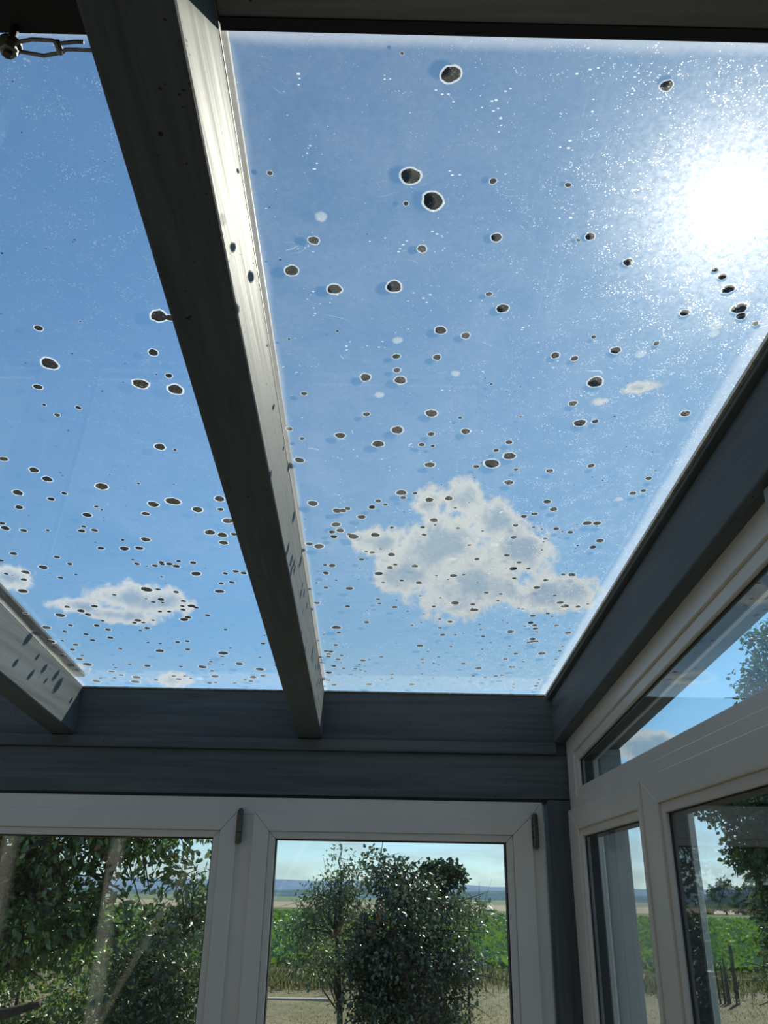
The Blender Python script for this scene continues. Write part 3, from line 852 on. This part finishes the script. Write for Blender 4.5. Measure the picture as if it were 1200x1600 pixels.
def ridge(name, y, x0, x1, base, amp, seed, mat, label, n=160, depth=260):
    rng = np.random.default_rng(seed)
    X = np.linspace(x0, x1, n); Z = np.zeros(n)
    for k in range(1, 9):
        Z += np.sin(X / (x1 - x0) * 6.283 * k * rng.uniform(0.8, 1.5) + rng.uniform(0, 6.28)) / k ** 0.9
    Z = base + amp * Z
    Z += rng.normal(0, amp * 0.05, n)
    rows = []
    for t, h in ((0, 0), (0.35, 0.55), (0.7, 0.9), (1.0, 1.0), (1.4, 0.0)):
        rows += [(x, y + depth * t + 30 * math.sin(x * 0.01 + t * 5), GZ - 0.5 + (z - GZ) * h * (1 + 0.06 * math.sin(x * 0.02 + 9 * t))) for x, z in zip(X, Z)]
    mb = MB(); mb.v = rows
    mb.f = [(r * n + i, r * n + i + 1, (r + 1) * n + i + 1, (r + 1) * n + i) for r in range(4) for i in range(n - 1)]
    mb.mi = [0] * len(mb.f)
    o = recentre(mb.build(name, mat, smooth=True, fix=False)); tag(o, label, 'hill', 'hills on the horizon')
    return o


ridge('hill_ridge', 2300, -2600, 3000, 34, 7.0, 3, plain_mat('far_hill_painted_haze', (0.22, 0.31, 0.44), 0.95, var=0.12, scale=0.012, spec=0.0), 'long pale blue hill ridge on the horizon', depth=400)  # distance haze is mixed into this blue base colour
ridge('hill_ridge', 1500, -1700, 2000, 12, 5.0, 11, plain_mat('near_hill_painted_haze', (0.12, 0.19, 0.23), 0.95, var=0.2, scale=0.02, spec=0.0), 'lower, darker wooded hill in front of the pale ridge')  # nearer ridge, its bluish base colour also carries painted haze


def leaf_arrays(P, D, N, L, W, fold=0.25):
    """P base points, D directions, N normals (unit), L lengths, W half widths -> verts, faces"""
    S = np.cross(D, N); S /= np.linalg.norm(S, axis=1, keepdims=True) + 1e-9
    L = L[:, None]; W = W[:, None]
    v = np.stack([P, P + D * L * .32 + S * W + N * W * fold, P + D * L * .70 + S * W * .8 + N * W * fold * .5,
                  P + D * L - N * L * .10, P + D * L * .70 - S * W * .8 + N * W * fold * .5, P + D * L * .32 - S * W + N * W * fold], 1)
    return v.reshape(-1, 3)


def unit(a): return a / (np.linalg.norm(a, axis=1, keepdims=True) + 1e-9)


def leaf_mesh(name, V, mat, parent=None, loc=(0, 0, 0)):
    n = len(V) // 6
    me = bpy.data.meshes.new(name)
    me.vertices.add(len(V)); me.vertices.foreach_set('co', (V - np.array(loc)).astype(np.float32).ravel())
    idx = (np.arange(n)[:, None] * 6 + np.array([0, 1, 2, 3, 0, 3, 4, 5])[None]).ravel().astype(np.int32)
    me.loops.add(len(idx)); me.loops.foreach_set('vertex_index', idx)
    me.polygons.add(2 * n)
    me.polygons.foreach_set('loop_start', np.arange(0, len(idx), 4, dtype=np.int32))
    me.update(calc_edges=True); me.validate()
    me.materials.append(mat)
    o = bpy.data.objects.new(name, me); COL.objects.link(o)
    if parent: o.parent = parent
    return o


def foliage(rng, centres, radii, n_per, size, up=0.25, aspect=0.26, droop=0.3):
    P, D, N = [], [], []
    for c, r in zip(centres, radii):
        k = max(3, int(n_per * rng.uniform(0.7, 1.3)))
        d = unit(rng.normal(size=(k, 3)))
        rr = r * rng.uniform(0.25, 1.0, (k, 1)) ** 0.6
        P.append(np.array(c) + d * rr * np.array([1, 1, 0.85]))
        D.append(unit(d * 0.7 + rng.normal(size=(k, 3)) * 0.7 - np.array([0, 0, droop])))
        N.append(unit(rng.normal(size=(k, 3)) + np.array([0, 0, up * 4])))
    P, D, N = np.concatenate(P), np.concatenate(D), np.concatenate(N)
    N = unit(N - D * (N * D).sum(1, keepdims=True))
    L = size * rng.uniform(0.6, 1.25, len(P))
    return leaf_arrays(P, D, N, L, L * aspect)


def plant(name, base, trunk, ends, radii, n_per, size, mats, label, cat, seed, group=None, trunk_r=0.08, extra=None, **kw):
    """trunk: list of points; every cluster end gets its own branch from the nearest trunk point"""
    rng = np.random.default_rng(seed)
    root = empty(name, base)
    bv = Vector(base)
    mb = MB()
    n = len(trunk)
    mb.tube([Vector(p) - bv for p in trunk], [trunk_r * (1 - 0.7 * i / max(1, n - 1)) for i in range(n)], 9)
    mb.build('trunk', mats['bark'], root, smooth=True)
    mb = MB()
    T = np.array(trunk)
    for e in ends:
        e = np.array(e)
        k = int(np.argmin(((T - e) ** 2).sum(1) + 2.0 * np.maximum(0, T[:, 2] - e[2])))
        a = T[k]; mid = a * 0.45 + e * 0.55 + rng.normal(0, 0.08, 3) + np.array([0, 0, 0.10])
        r0 = max(0.010, trunk_r * 0.30) * rng.uniform(0.6, 1.2)
        mb.tube([Vector(a) - bv, Vector((a + mid) / 2 + rng.normal(0, .04, 3)) - bv, Vector(mid) - bv, Vector(e) - bv], [r0, r0 * .7, r0 * .5, r0 * .15], 5)
        for _ in range(3):
            q = e + rng.normal(0, 0.22, 3)
            mb.tube([Vector(mid * .3 + e * .7) - bv, Vector(q) - bv], [r0 * .3, r0 * .1], 4)
    if extra:
        for pts, r in extra: mb.tube([Vector(p) - bv for p in pts], r, 8)
    b_ = mb.build('branches', mats['bark'], root, smooth=True); tag(b_, kind='stuff')
    V = foliage(rng, ends, radii, n_per, size, **kw)
    f_ = leaf_mesh('foliage', V, mats['leaf'], root, base); tag(f_, kind='stuff')
    tag(root, label, cat, group)
    return root


BARK = plain_mat('bark', (0.075, 0.06, 0.045), 0.9, var=0.4, scale=25, bump=0.6)
LEAF_CHERRY = leaf_mat('leaf_cherry', (0.035, 0.07, 0.014), (0.14, 0.24, 0.035), 0.45, 0.10, (0.30, 0.15, 0.03))
LEAF_DARK = leaf_mat('leaf_dark', (0.022, 0.045, 0.014), (0.06, 0.105, 0.028), 0.30, 0.08)
LEAF_BUSH = leaf_mat('leaf_bush', (0.035, 0.06, 0.022), (0.085, 0.12, 0.045), 0.30, 0.16)
LEAF_PALE = leaf_mat('leaf_pale', (0.08, 0.13, 0.05), (0.15, 0.22, 0.09), 0.42, 0.14)
LEAF_OAK = leaf_mat('leaf_oak', (0.03, 0.055, 0.015), (0.075, 0.12, 0.03), 0.35, 0.08)
LEAF_FAR = leaf_mat('leaf_far', (0.035, 0.06, 0.03), (0.07, 0.105, 0.055), 0.25, 0.03)
LEAF_BEET = leaf_mat('leaf_crop', (0.07, 0.15, 0.018), (0.14, 0.26, 0.035), 0.40, 0.12)
BLADE = leaf_mat('grass_blade', (0.20, 0.18, 0.075), (0.36, 0.29, 0.14), 0.35, 0.05)
BLADE_G = leaf_mat('weed_blade', (0.07, 0.10, 0.03), (0.22, 0.22, 0.09), 0.35, 0.05)

rng = np.random.default_rng(42)


def blob(c, r, n, seed, lo=None):
    q = np.random.default_rng(seed); res = []
    while len(res) < n:
        d = q.normal(size=3); d /= np.linalg.norm(d); d *= q.uniform(0.2, 1) ** 0.45
        p = np.array(c) + d * np.array(r)
        if lo is None or p[2] > lo: res.append(tuple(p))
    return res


# cherry tree behind the left front window
ends = blob((-3.3, 8.6, 2.55), (1.45, 1.0, 0.85), 90, 1) + blob((-4.1, 8.4, 1.75), (1.1, 0.7, 0.65), 40, 2) + \
    blob((-2.05, 8.9, 2.55), (0.7, 0.7, 0.50), 18, 3) + blob((-3.3, 8.4, 1.45), (0.9, 0.5, 0.40), 30, 4) + blob((-4.9, 8.8, 3.0), (1.4, 1.0, 1.0), 22, 5)
plant('cherry_tree', (-4.7, 8.7, GZ), [(-4.7, 8.7, GZ - .1), (-4.55, 8.7, 0.2), (-4.3, 8.65, 0.8), (-3.9, 8.6, 1.15), (-3.5, 8.6, 1.7), (-3.2, 8.6, 2.4), (-3.1, 8.7, 3.2)],
      ends, [0.34] * len(ends), 130, 0.078, {'bark': BARK, 'leaf': LEAF_CHERRY}, 'spreading dark tree with low limbs, filling the left front window', 'tree', 11, trunk_r=0.17,
      extra=[([(-4.0, 8.6, 1.0), (-3.3, 8.5, 1.08), (-2.75, 8.5, 1.34), (-2.3, 8.55, 1.36)], [0.085, 0.07, 0.055, 0.03]),
             ([(-4.3, 8.6, 0.7), (-3.7, 8.5, 0.78), (-3.25, 8.5, 0.70), (-2.9, 8.5, 0.80)], [0.09, 0.07, 0.05, 0.03]),
             ([(-2.6, 8.55, 1.36), (-2.45, 8.6, 2.0), (-2.3, 8.7, 2.7), (-2.0, 8.7, 3.1)], [0.05, 0.045, 0.035, 0.02])],
      aspect=0.25, droop=0.55)
for sx, sy, h, sd, lb in ((-4.6, 12.6, 1.55, 60, 'dark shrub behind the low limbs of the spreading tree'), (-3.2, 13.2, 1.35, 61, 'shrub seen between the spreading tree and the dense dark shrub')):
    ends = blob((sx, sy, GZ + h * 0.62), (0.95, 0.7, h * 0.48), 44, sd)
    plant('hedge_shrub', (sx, sy, GZ), [(sx, sy, GZ - .05), (sx, sy, GZ + h * .4), (sx, sy, GZ + h * .8)], ends, [0.30] * len(ends), 60, 0.085,
          {'bark': BARK, 'leaf': LEAF_CHERRY}, lb, 'shrub', sd, trunk_r=0.05)
ends = blob((-1.76, 8.0, 0.45), (0.42, 0.45, 0.85), 60, 6) + blob((-1.8, 8.0, 1.0), (0.38, 0.4, 0.42), 20, 7)
plant('garden_shrub', (-1.76, 8.0, GZ), [(-1.76, 8.0, GZ - .05), (-1.76, 8.0, 0.2), (-1.78, 8.0, 1.0)], ends, [0.22] * len(ends), 95, 0.055,
      {'bark': BARK, 'leaf': LEAF_DARK}, 'dense dark rounded shrub at the right of the left window', 'shrub', 12, trunk_r=0.05)
ends = blob((-1.9, 9.2, 1.55), (0.5, 0.4, 0.45), 24, 8) + blob((-2.3, 9.6, 1.2), (0.5, 0.4, 0.55), 20, 9)
plant('garden_shrub', (-1.95, 9.4, GZ), [(-1.95, 9.4, GZ - .05), (-1.95, 9.4, 0.3), (-1.9, 9.35, 1.3)], ends, [0.26] * len(ends), 46, 0.085,
      {'bark': BARK, 'leaf': LEAF_PALE}, 'lighter green shrub between the dark shrub and the window frame', 'shrub', 13, trunk_r=0.04)

# the two bushes in front of the middle window
ends = blob((0.46, 12.0, 1.15), (0.86, 0.8, 0.95), 95, 20) + blob((0.05, 12.0, 0.75), (0.45, 0.5, 0.6), 24, 21) + blob((0.85, 12.0, 0.62), (0.60, 0.6, 0.60), 34, 22) + \
    blob((0.25, 12.0, 1.98), (0.3, 0.3, 0.25), 7, 23)
plant('garden_bush', (0.42, 12.0, GZ), [(0.42, 12.0, GZ - .05), (0.42, 12.0, 0.2), (0.45, 12.0, 0.9), (0.42, 12.0, 1.7)], ends, [0.22] * len(ends), 110, 0.055,
      {'bark': BARK, 'leaf': LEAF_BUSH}, 'big dark glossy-leaved bush in the middle of the right front window', 'bush', 14, trunk_r=0.11, aspect=0.34)
ends = blob((-0.50, 12.6, 1.25), (0.62, 0.5, 0.62), 34, 24) + blob((-0.45, 12.6, 1.95), (0.30, 0.3, 0.28), 8, 25)
plant('garden_bush', (-0.35, 12.6, GZ), [(-0.35, 12.6, GZ - .05), (-0.38, 12.6, 0.3), (-0.45, 12.6, 1.2), (-0.42, 12.6, 2.0)], ends, [0.27] * len(ends), 90, 0.062,
      {'bark': BARK, 'leaf': LEAF_PALE}, 'paler feathery bush left of the big dark bush', 'bush', 15, trunk_r=0.05, aspect=0.22, droop=0.6)
ends = blob((1.35, 12.5, 1.55), (0.22, 0.3, 0.28), 6, 26)
plant('garden_sapling', (1.30, 12.5, GZ), [(1.30, 12.5, GZ - .05), (1.3, 12.5, 0.6), (1.34, 12.5, 1.6)], ends, [0.2] * len(ends), 30, 0.08,
      {'bark': BARK, 'leaf': LEAF_PALE}, 'light green sapling at the right side of the big dark bush', 'sapling', 16, trunk_r=0.025)

# tree right of the gable window
ends = blob((7.75, 13.6, 4.9), (1.75, 1.9, 2.3), 110, 30) + blob((6.35, 13.4, 2.0), (0.55, 0.8, 1.15), 60, 31) + blob((5.45, 13.2, 3.05), (0.55, 0.5, 0.20), 12, 32) + \
    blob((6.7, 13.4, 1.6), (0.9, 0.9, 1.3), 60, 33) + blob((6.15, 13.4, 0.75), (0.4, 0.5, 0.30), 14, 34) + blob((5.75, 13.3, 2.35), (0.28, 0.3, 0.35), 8, 36) + blob((6.5, 13.3, 4.7), (0.5, 0.5, 0.7), 16, 37)
plant('oak_tree', (6.9, 13.8, GZ), [(6.9, 13.8, GZ - .1), (6.8, 13.8, 0.6), (6.7, 13.7, 1.8), (6.75, 13.7, 3.0), (7.0, 13.6, 4.6), (7.2, 13.6, 6.0)], ends, [0.36] * len(ends), 130, 0.085,
      {'bark': BARK, 'leaf': LEAF_OAK}, 'tall backlit tree at the right edge beyond the gable windows', 'tree', 17, trunk_r=0.20, aspect=0.36,
      extra=[([(6.7, 13.7, 2.4), (6.3, 13.4, 2.95), (5.7, 13.2, 3.1), (5.1, 13.1, 3.05)], [0.07, 0.05, 0.03, 0.012])])


def far_tree(name, c, r, h, seed, label, size=0.55, n=70, group=None):
    ends = blob((c[0], c[1], GZ + h * 0.55), (r, r, h * 0.42), 40, seed)
    return plant(name, (c[0], c[1], GZ), [(c[0], c[1], GZ - .2), (c[0], c[1], GZ + h * .3), (c[0], c[1], GZ + h * .75)], ends, [r * 0.36] * len(ends), n, size,
                 {'bark': BARK, 'leaf': LEAF_FAR}, label, 'tree', seed, group, trunk_r=0.03 * h, aspect=0.4)


FT = 'trees at the far edge of the field'
far_tree('field_tree', (9.0, 125), 3.4, 7.4, 50, 'dark rounded tree behind the top of the big bush')
far_tree('distant_tree', (75.5, 195), 3.4, 6.4, 51, 'largest of three dark trees at the far edge of the field, nearest the farmhouse', 0.8, 60, FT)
far_tree('distant_tree', (81.5, 197), 2.9, 5.6, 52, 'middle of three dark trees at the far edge of the field', 0.8, 60, FT)
far_tree('distant_tree', (87.5, 199), 3.0, 4.9, 53, 'lowest of three dark trees at the far edge of the field, beside the oak foliage', 0.8, 60, FT)
far_tree('distant_bush', (71.8, 197), 1.7, 2.2, 54, 'low dark bush between the farmhouse and the distant trees', 0.6, 40, FT)

# little farmhouse
fh = empty('farmhouse', (73.2, 206, GZ))
mb = MB(); mb.box(-2.4, 2.4, -1.8, 1.8, 0, 2.3); mb.build('wall', MAT['plaster'], fh)
mb = MB()
mb.poly([(-2.7, -2.1, 2.3), (2.7, -2.1, 2.3), (2.7, 2.1, 2.3), (-2.7, 2.1, 2.3), (-2.7, 0, 4.0), (2.7, 0, 4.0)], [(0, 1, 5, 4), (2, 3, 4, 5), (0, 4, 3), (1, 2, 5), (3, 2, 1, 0)])
mb.build('roof', plain_mat('farm_roof_tile', (0.09, 0.05, 0.045), 0.8), fh)
for x in (-1.2, 1.2):
    mb = MB(); mb.box(x - 0.4, x + 0.4, -1.83, -1.79, 0.8, 1.7); mb.build('window', MAT['rubber'], fh)
tag(fh, 'tiny white farmhouse with a dark roof at the far edge of the field', 'house')

# crop
def crop():
    P = []
    for y0, y1, dx, dy, xa, xb in ((33.3, 50, .42, .42, -16, 36), (50, 75, .62, .7, -22, 48), (75, 120, 1.1, 1.3, -32, 70)):
        nx, ny = int((xb - xa) / dx), int((y1 - y0) / dy)
        X, Y = np.meshgrid(np.linspace(xa, xb, nx), np.linspace(y0, y1, ny))
        q = np.stack([X.ravel(), Y.ravel(), np.zeros(X.size)], 1)
        q[:, :2] += rng.normal(0, dx * 0.2, (len(q), 2))
        s = np.full(len(q), dx * 0.9)
        P.append(np.concatenate([q, s[:, None]], 1))
    P = np.concatenate(P)
    k = 5
    B = np.repeat(P, k, 0)
    a = rng.uniform(0, 6.283, len(B)); t = rng.uniform(0.3, 1.1, len(B))
    D = np.stack([np.cos(a) * np.sin(t), np.sin(a) * np.sin(t), np.cos(t)], 1)
    N = np.stack([-np.cos(a) * np.cos(t), -np.sin(a) * np.cos(t), np.sin(t)], 1) + rng.normal(0, 0.35, D.shape)
    N = unit(N - D * (N * D).sum(1, keepdims=True))
    L = np.clip(B[:, 3], 0.38, 0.62) * rng.uniform(0.7, 1.2, len(B))
    base = B[:, :3].copy(); base[:, 2] = GZ + 0.02 + rng.uniform(0, .1, len(B))
    V = leaf_arrays(base, D, N, L, L * 0.33)
    o = leaf_mesh('crop_leaves', V, LEAF_BEET); tag(o, 'broad green leaves of the crop covering the field', 'crop', kind='stuff')


crop()


def blades(name, x0, x1, y0, y1, n, h, mat, label, cat='grass', w=0.012, clump=0.0):
    P = np.stack([rng.uniform(x0, x1, n), rng.uniform(y0, y1, n), np.full(n, GZ - 0.02)], 1)
    if clump:
        c = np.stack([rng.uniform(x0, x1, max(1, n // 70)), rng.uniform(y0, y1, max(1, n // 70))], 1)
        P[:, :2] = c[rng.integers(0, len(c), n)] + rng.normal(0, clump, (n, 2))
    a = rng.uniform(0, 6.283, n); t = np.abs(rng.normal(0.25, 0.25, n))
    D = np.stack([np.cos(a) * np.sin(t), np.sin(a) * np.sin(t), np.cos(t)], 1)
    N = unit(np.stack([-np.cos(a) * np.cos(t), -np.sin(a) * np.cos(t), np.sin(t)], 1))
    L = h * rng.uniform(0.4, 1.25, n)
    o = leaf_mesh(name, leaf_arrays(P, D, N, L, np.full(n, w)), mat); tag(o, label, cat, kind='stuff')


blades('lawn_grass', -9, 15, 9, 25, 30000, 0.05, BLADE, 'short dry grass blades on the lawn', w=0.012)
blades('tall_weeds', -8, 18, 25.0, 28.5, 5500, 0.42, BLADE_G, 'tall grass and weeds growing between the lawn and the field', w=0.014, clump=0.45)
blades('verge_grass', -14, 24, 28.5, 33.0, 7000, 0.20, BLADE_G, 'low grass along the farm track', w=0.014)

# garden fence at the right
WOOD = plain_mat('weathered_fence_wood', (0.10, 0.085, 0.07), 0.85, var=0.35, scale=18, bump=0.4)
gf = empty('garden_fence', (9.0, 24.0, GZ))
q = random.Random(7)
for i in range(12):                       # pickets leaning by the window edge
    x = 8.15 + i * 0.085 + q.uniform(-.02, .02) - 9.0; h = q.uniform(0.85, 1.25); lean = q.uniform(-.06, .06)
    mb = MB(); mb.hexa([(x - .024, -.012, -.1), (x + .024, -.012, -.1), (x + .024, .012, -.1), (x - .024, .012, -.1),
                        (x - .014 + lean, -.01, h), (x + .014 + lean, -.01, h), (x + .014 + lean, .01, h), (x - .014 + lean, .01, h)])
    mb.build('picket', WOOD, gf)
for i, (x, h) in enumerate(((9.25, 1.35), (10.35, 1.15), (10.95, 1.45), (11.8, 1.2), (12.8, 1.3))):
    lean = q.uniform(-.12, .05); x -= 9.0
    mb = MB(); mb.tube([(x, 0, -.15), (x + lean * .5, 0, h * .5), (x + lean, 0, h)], [0.05, 0.046, 0.042], 8)
    mb.build('fence_post', WOOD, gf, smooth=False)
for z in (0.25, 0.55, 0.85):
    mb = MB(); mb.tube([(-0.8, 0.03, z), (0.2, 0.03, z - .02), (1.3, 0.03, z), (2.0, 0.03, z - .03), (2.8, 0.03, z), (3.8, 0.03, z)], 0.006, 5)
    mb.build('wire', MAT['zinc'], gf)
tag(gf, 'old wooden fence of pickets, posts and wire at the edge of the lawn', 'fence')
for i, (x, y, h) in enumerate(((4.55, 24.6, 1.15), (-0.9, 24.8, 0.9))):
    mb = MB(); mb.tube([(x, y, GZ - .1), (x + .02, y, GZ + h)], [0.04, 0.035], 8)
    o = recentre(mb.build('stake', WOOD)); tag(o, ('thin wooden stake in the weeds right of the big bush', 'short wooden stake in the weeds left of the big bush')[i], 'stake')
mb = MB(); mb.box(-2.9, -0.95, 23.1, 23.3, GZ - .05, GZ + 0.05)
o = recentre(mb.build('kerb_stone', plain_mat('concrete', (0.42, 0.39, 0.33), 0.8, var=0.15), bevel=0.01)); tag(o, 'pale concrete kerb at the edge of the dry lawn', 'kerb')

# ------------------------------------------------------------------ the person taking the picture: shows only as a dim reflection in the window
SKIN = plain_mat('skin', (0.42, 0.26, 0.19), 0.55, var=0.06, scale=30)
SHIRT = plain_mat('dark_shirt_cloth', (0.035, 0.04, 0.045), 0.85, var=0.15, scale=60)
TROUSER = plain_mat('blue_trouser_cloth', (0.05, 0.085, 0.10), 0.85, var=0.15, scale=60)
HAIR = plain_mat('brown_hair', (0.06, 0.04, 0.03), 0.6, var=0.3, scale=80)
PX, PY = 0.02, -0.40


def skin_obj(name, pts, edges, mat, parent, root=0, sub=2):
    """pts: (x, y, z, rx, ry)"""
    me = bpy.data.meshes.new(name)
    me.from_pydata([p[:3] for p in pts], edges, [])
    o = bpy.data.objects.new(name, me); COL.objects.link(o)
    o.parent = parent
    sk = o.modifiers.new('skin', 'SKIN'); sk.use_smooth_shade = True
    if not me.skin_vertices:
        me.attributes  # layer is made with the modifier
    for v, p in zip(me.skin_vertices[0].data, pts):
        v.radius = (p[3], p[4])
    me.skin_vertices[0].data[root].use_root = True
    ss = o.modifiers.new('smooth', 'SUBSURF'); ss.levels = sub; ss.render_levels = sub
    me.materials.append(mat)
    return o


per = empty('person', (PX, PY, 0))
body = [(0, 0, 0.92, .13, .10), (0, 0.01, 1.08, .115, .085), (0, 0.0, 1.24, .14, .095), (0, -0.01, 1.36, .13, .08), (0, 0.0, 1.43, .055, .055), (0, 0.02, 1.50, .052, .055),
        (0, 0.035, 1.555, .066, .080), (0, 0.03, 1.62, .072, .088), (0, 0.015, 1.685, .048, .058),
        # left arm (camera side -x): elbow lifted, hand at the phone
        (-.15, -.01, 1.37, .058, .058), (-.28, .09, 1.33, .045, .045), (-.385, .18, 1.31, .040, .040), (-.25, .28, 1.46, .036, .036), (-.115, .345, 1.595, .026, .026), (-.088, .362, 1.635, .036, .018),
        # right arm
        (.15, -.01, 1.37, .058, .058), (.20, .09, 1.24, .045, .045), (.235, .17, 1.15, .040, .040), (.17, .29, 1.36, .036, .036), (.075, .345, 1.575, .026, .026), (.052, .362, 1.625, .036, .018),
        # legs
        (-.09, 0, 0.86, .09, .09), (-.11, 0.01, 0.50, .062, .062), (-.12, 0.0, 0.28, .055, .058), (-.125, -.01, 0.075, .04, .04), (-.13, .09, 0.035, .042, .03), (-.135, .17, 0.028, .036, .022),
        (.09, 0, 0.86, .09, .09), (.11, 0.01, 0.50, .062, .062), (.12, 0.0, 0.28, .055, .058), (.125, -.01, 0.075, .04, .04), (.13, .09, 0.035, .042, .03), (.135, .17, 0.028, .036, .022)]
ed = [(i, i + 1) for i in range(8)] + [(3, 9)] + [(i, i + 1) for i in range(9, 14)] + [(3, 15)] + [(i, i + 1) for i in range(15, 20)] + \
     [(0, 21)] + [(i, i + 1) for i in range(21, 26)] + [(0, 27)] + [(i, i + 1) for i in range(27, 32)]
skin_obj('body', body, ed, SKIN, per)
g_ = 0.014
sh_i = [0, 1, 2, 3, 9, 10, 11, 15, 16, 17]
sh = [(body[i][0], body[i][1], body[i][2] + (0.02 if i == 0 else 0), body[i][3] + g_, body[i][4] + g_) for i in sh_i]
sh[3] = (0, -.01, 1.385, .125, .08)
skin_obj('t_shirt', sh, [(0, 1), (1, 2), (2, 3), (3, 4), (4, 5), (5, 6), (3, 7), (7, 8), (8, 9)], SHIRT, per)
tr_i = [0, 21, 22, 23, 24, 27, 28, 29, 30]
tr_ = [(body[i][0], body[i][1], body[i][2], body[i][3] + .016, body[i][4] + .016) for i in tr_i]
skin_obj('trousers', tr_, [(0, 1), (1, 2), (2, 3), (3, 4), (0, 5), (5, 6), (6, 7), (7, 8)], TROUSER, per)
skin_obj('hair', [(0, -.06, 1.60, .062, .045), (0, -.045, 1.66, .075, .065), (0, .015, 1.705, .066, .05), (0, .06, 1.695, .05, .03)], [(0, 1), (1, 2), (2, 3)], HAIR, per)
# face: nose, ears, eyes, mouth
mb = MB(); mb.tube([(0, .105, 1.635), (0, .122, 1.612), (0, .133, 1.597), (0, .113, 1.588)], [.007, .009, .012, .008], 8)
mb.build('nose', SKIN, per, smooth=True)
for sx in (-1, 1):
    mb = MB(); mb.tube([(sx * .076, .02, 1.595), (sx * .084, .014, 1.615), (sx * .082, .016, 1.640)], [.008, .014, .008], 8); mb.build('ear', SKIN, per, smooth=True)
    mb = MB(); mb.tube([(sx * .045, .104, 1.632), (sx * .032, .113, 1.634), (sx * .020, .110, 1.632)], [.003, .008, .003], 8); mb.build('eye', HAIR, per, smooth=True)
mb = MB(); mb.tube([(-.024, .103, 1.562), (0, .113, 1.560), (.024, .103, 1.562)], [.003, .006, .003], 8)
mb.build('mouth', plain_mat('lip', (0.36, 0.16, 0.13), 0.5), per, smooth=True)
# fingers round the edges of the phone
for sx, hx, hz in ((-1, -.088, 1.640), (1, .052, 1.630)):
    for k, ln in enumerate((.060, .068, .064, .052)):
        z = hz + .030 - k * .019
        x0 = hx - 0.004 * sx
        fx = -.047 if sx < 0 else .034
        skin_obj('finger', [(x0, .362, z, .009, .009), (x0 * .5 + fx * .5, .376 + k * .001, z + .006, .0085, .0085), (fx, .386, z + .008, .008, .008), (fx - sx * .014, .3885, z + .008, .007, .007)],
                 [(0, 1), (1, 2), (2, 3)], SKIN, per, sub=1)
    skin_obj('thumb', [(hx, .352, hz - .012, .011, .011), (hx * .5 + (-.03 if sx < 0 else .02) * .5, .348, hz + .012, .010, .010), ((-.03 if sx < 0 else .02), .352, hz + .032, .008, .008)], [(0, 1), (1, 2)], SKIN, per, sub=1)
for sx in (-1, 1):
    mb = MB()
    mb.tube([(sx * .125, -.055, .04), (sx * .127, 0, .045), (sx * .132, .10, .038), (sx * .137, .20, .03)], [.040, .050, .052, .034], 12)
    for i, v in enumerate(mb.v): mb.v[i] = (v[0], v[1], max(0.0, v[2]))
    mb.build('shoe', MAT['rubber'], per, smooth=True)
tag(per, 'person in a dark T-shirt holding up a phone, a dim reflection in the front window', 'person')

ph = empty('phone', (-0.008, -0.0165, 1.665))
mb = MB(); mb.box(-.036, .036, -.004, .004, -.11, .037); mb.build('case', MAT['rubber'], ph, bevel=0.003)
mb = MB(); mb.box(-.033, .033, -.0046, -.0038, -.107, .034); mb.build('screen', plain_mat('phone_screen_glass', (0.02, 0.02, 0.025), 0.1), ph)
for dx, dz in ((.008, .024), (.026, .024), (.008, .006)):
    mb = MB(); mb.tube([(dx, .0035, dz), (dx, .0055, dz)], .007, 16); mb.build('lens_ring', MAT['steel'], ph)
tag(ph, 'dark phone held up by the mirrored person', 'phone')
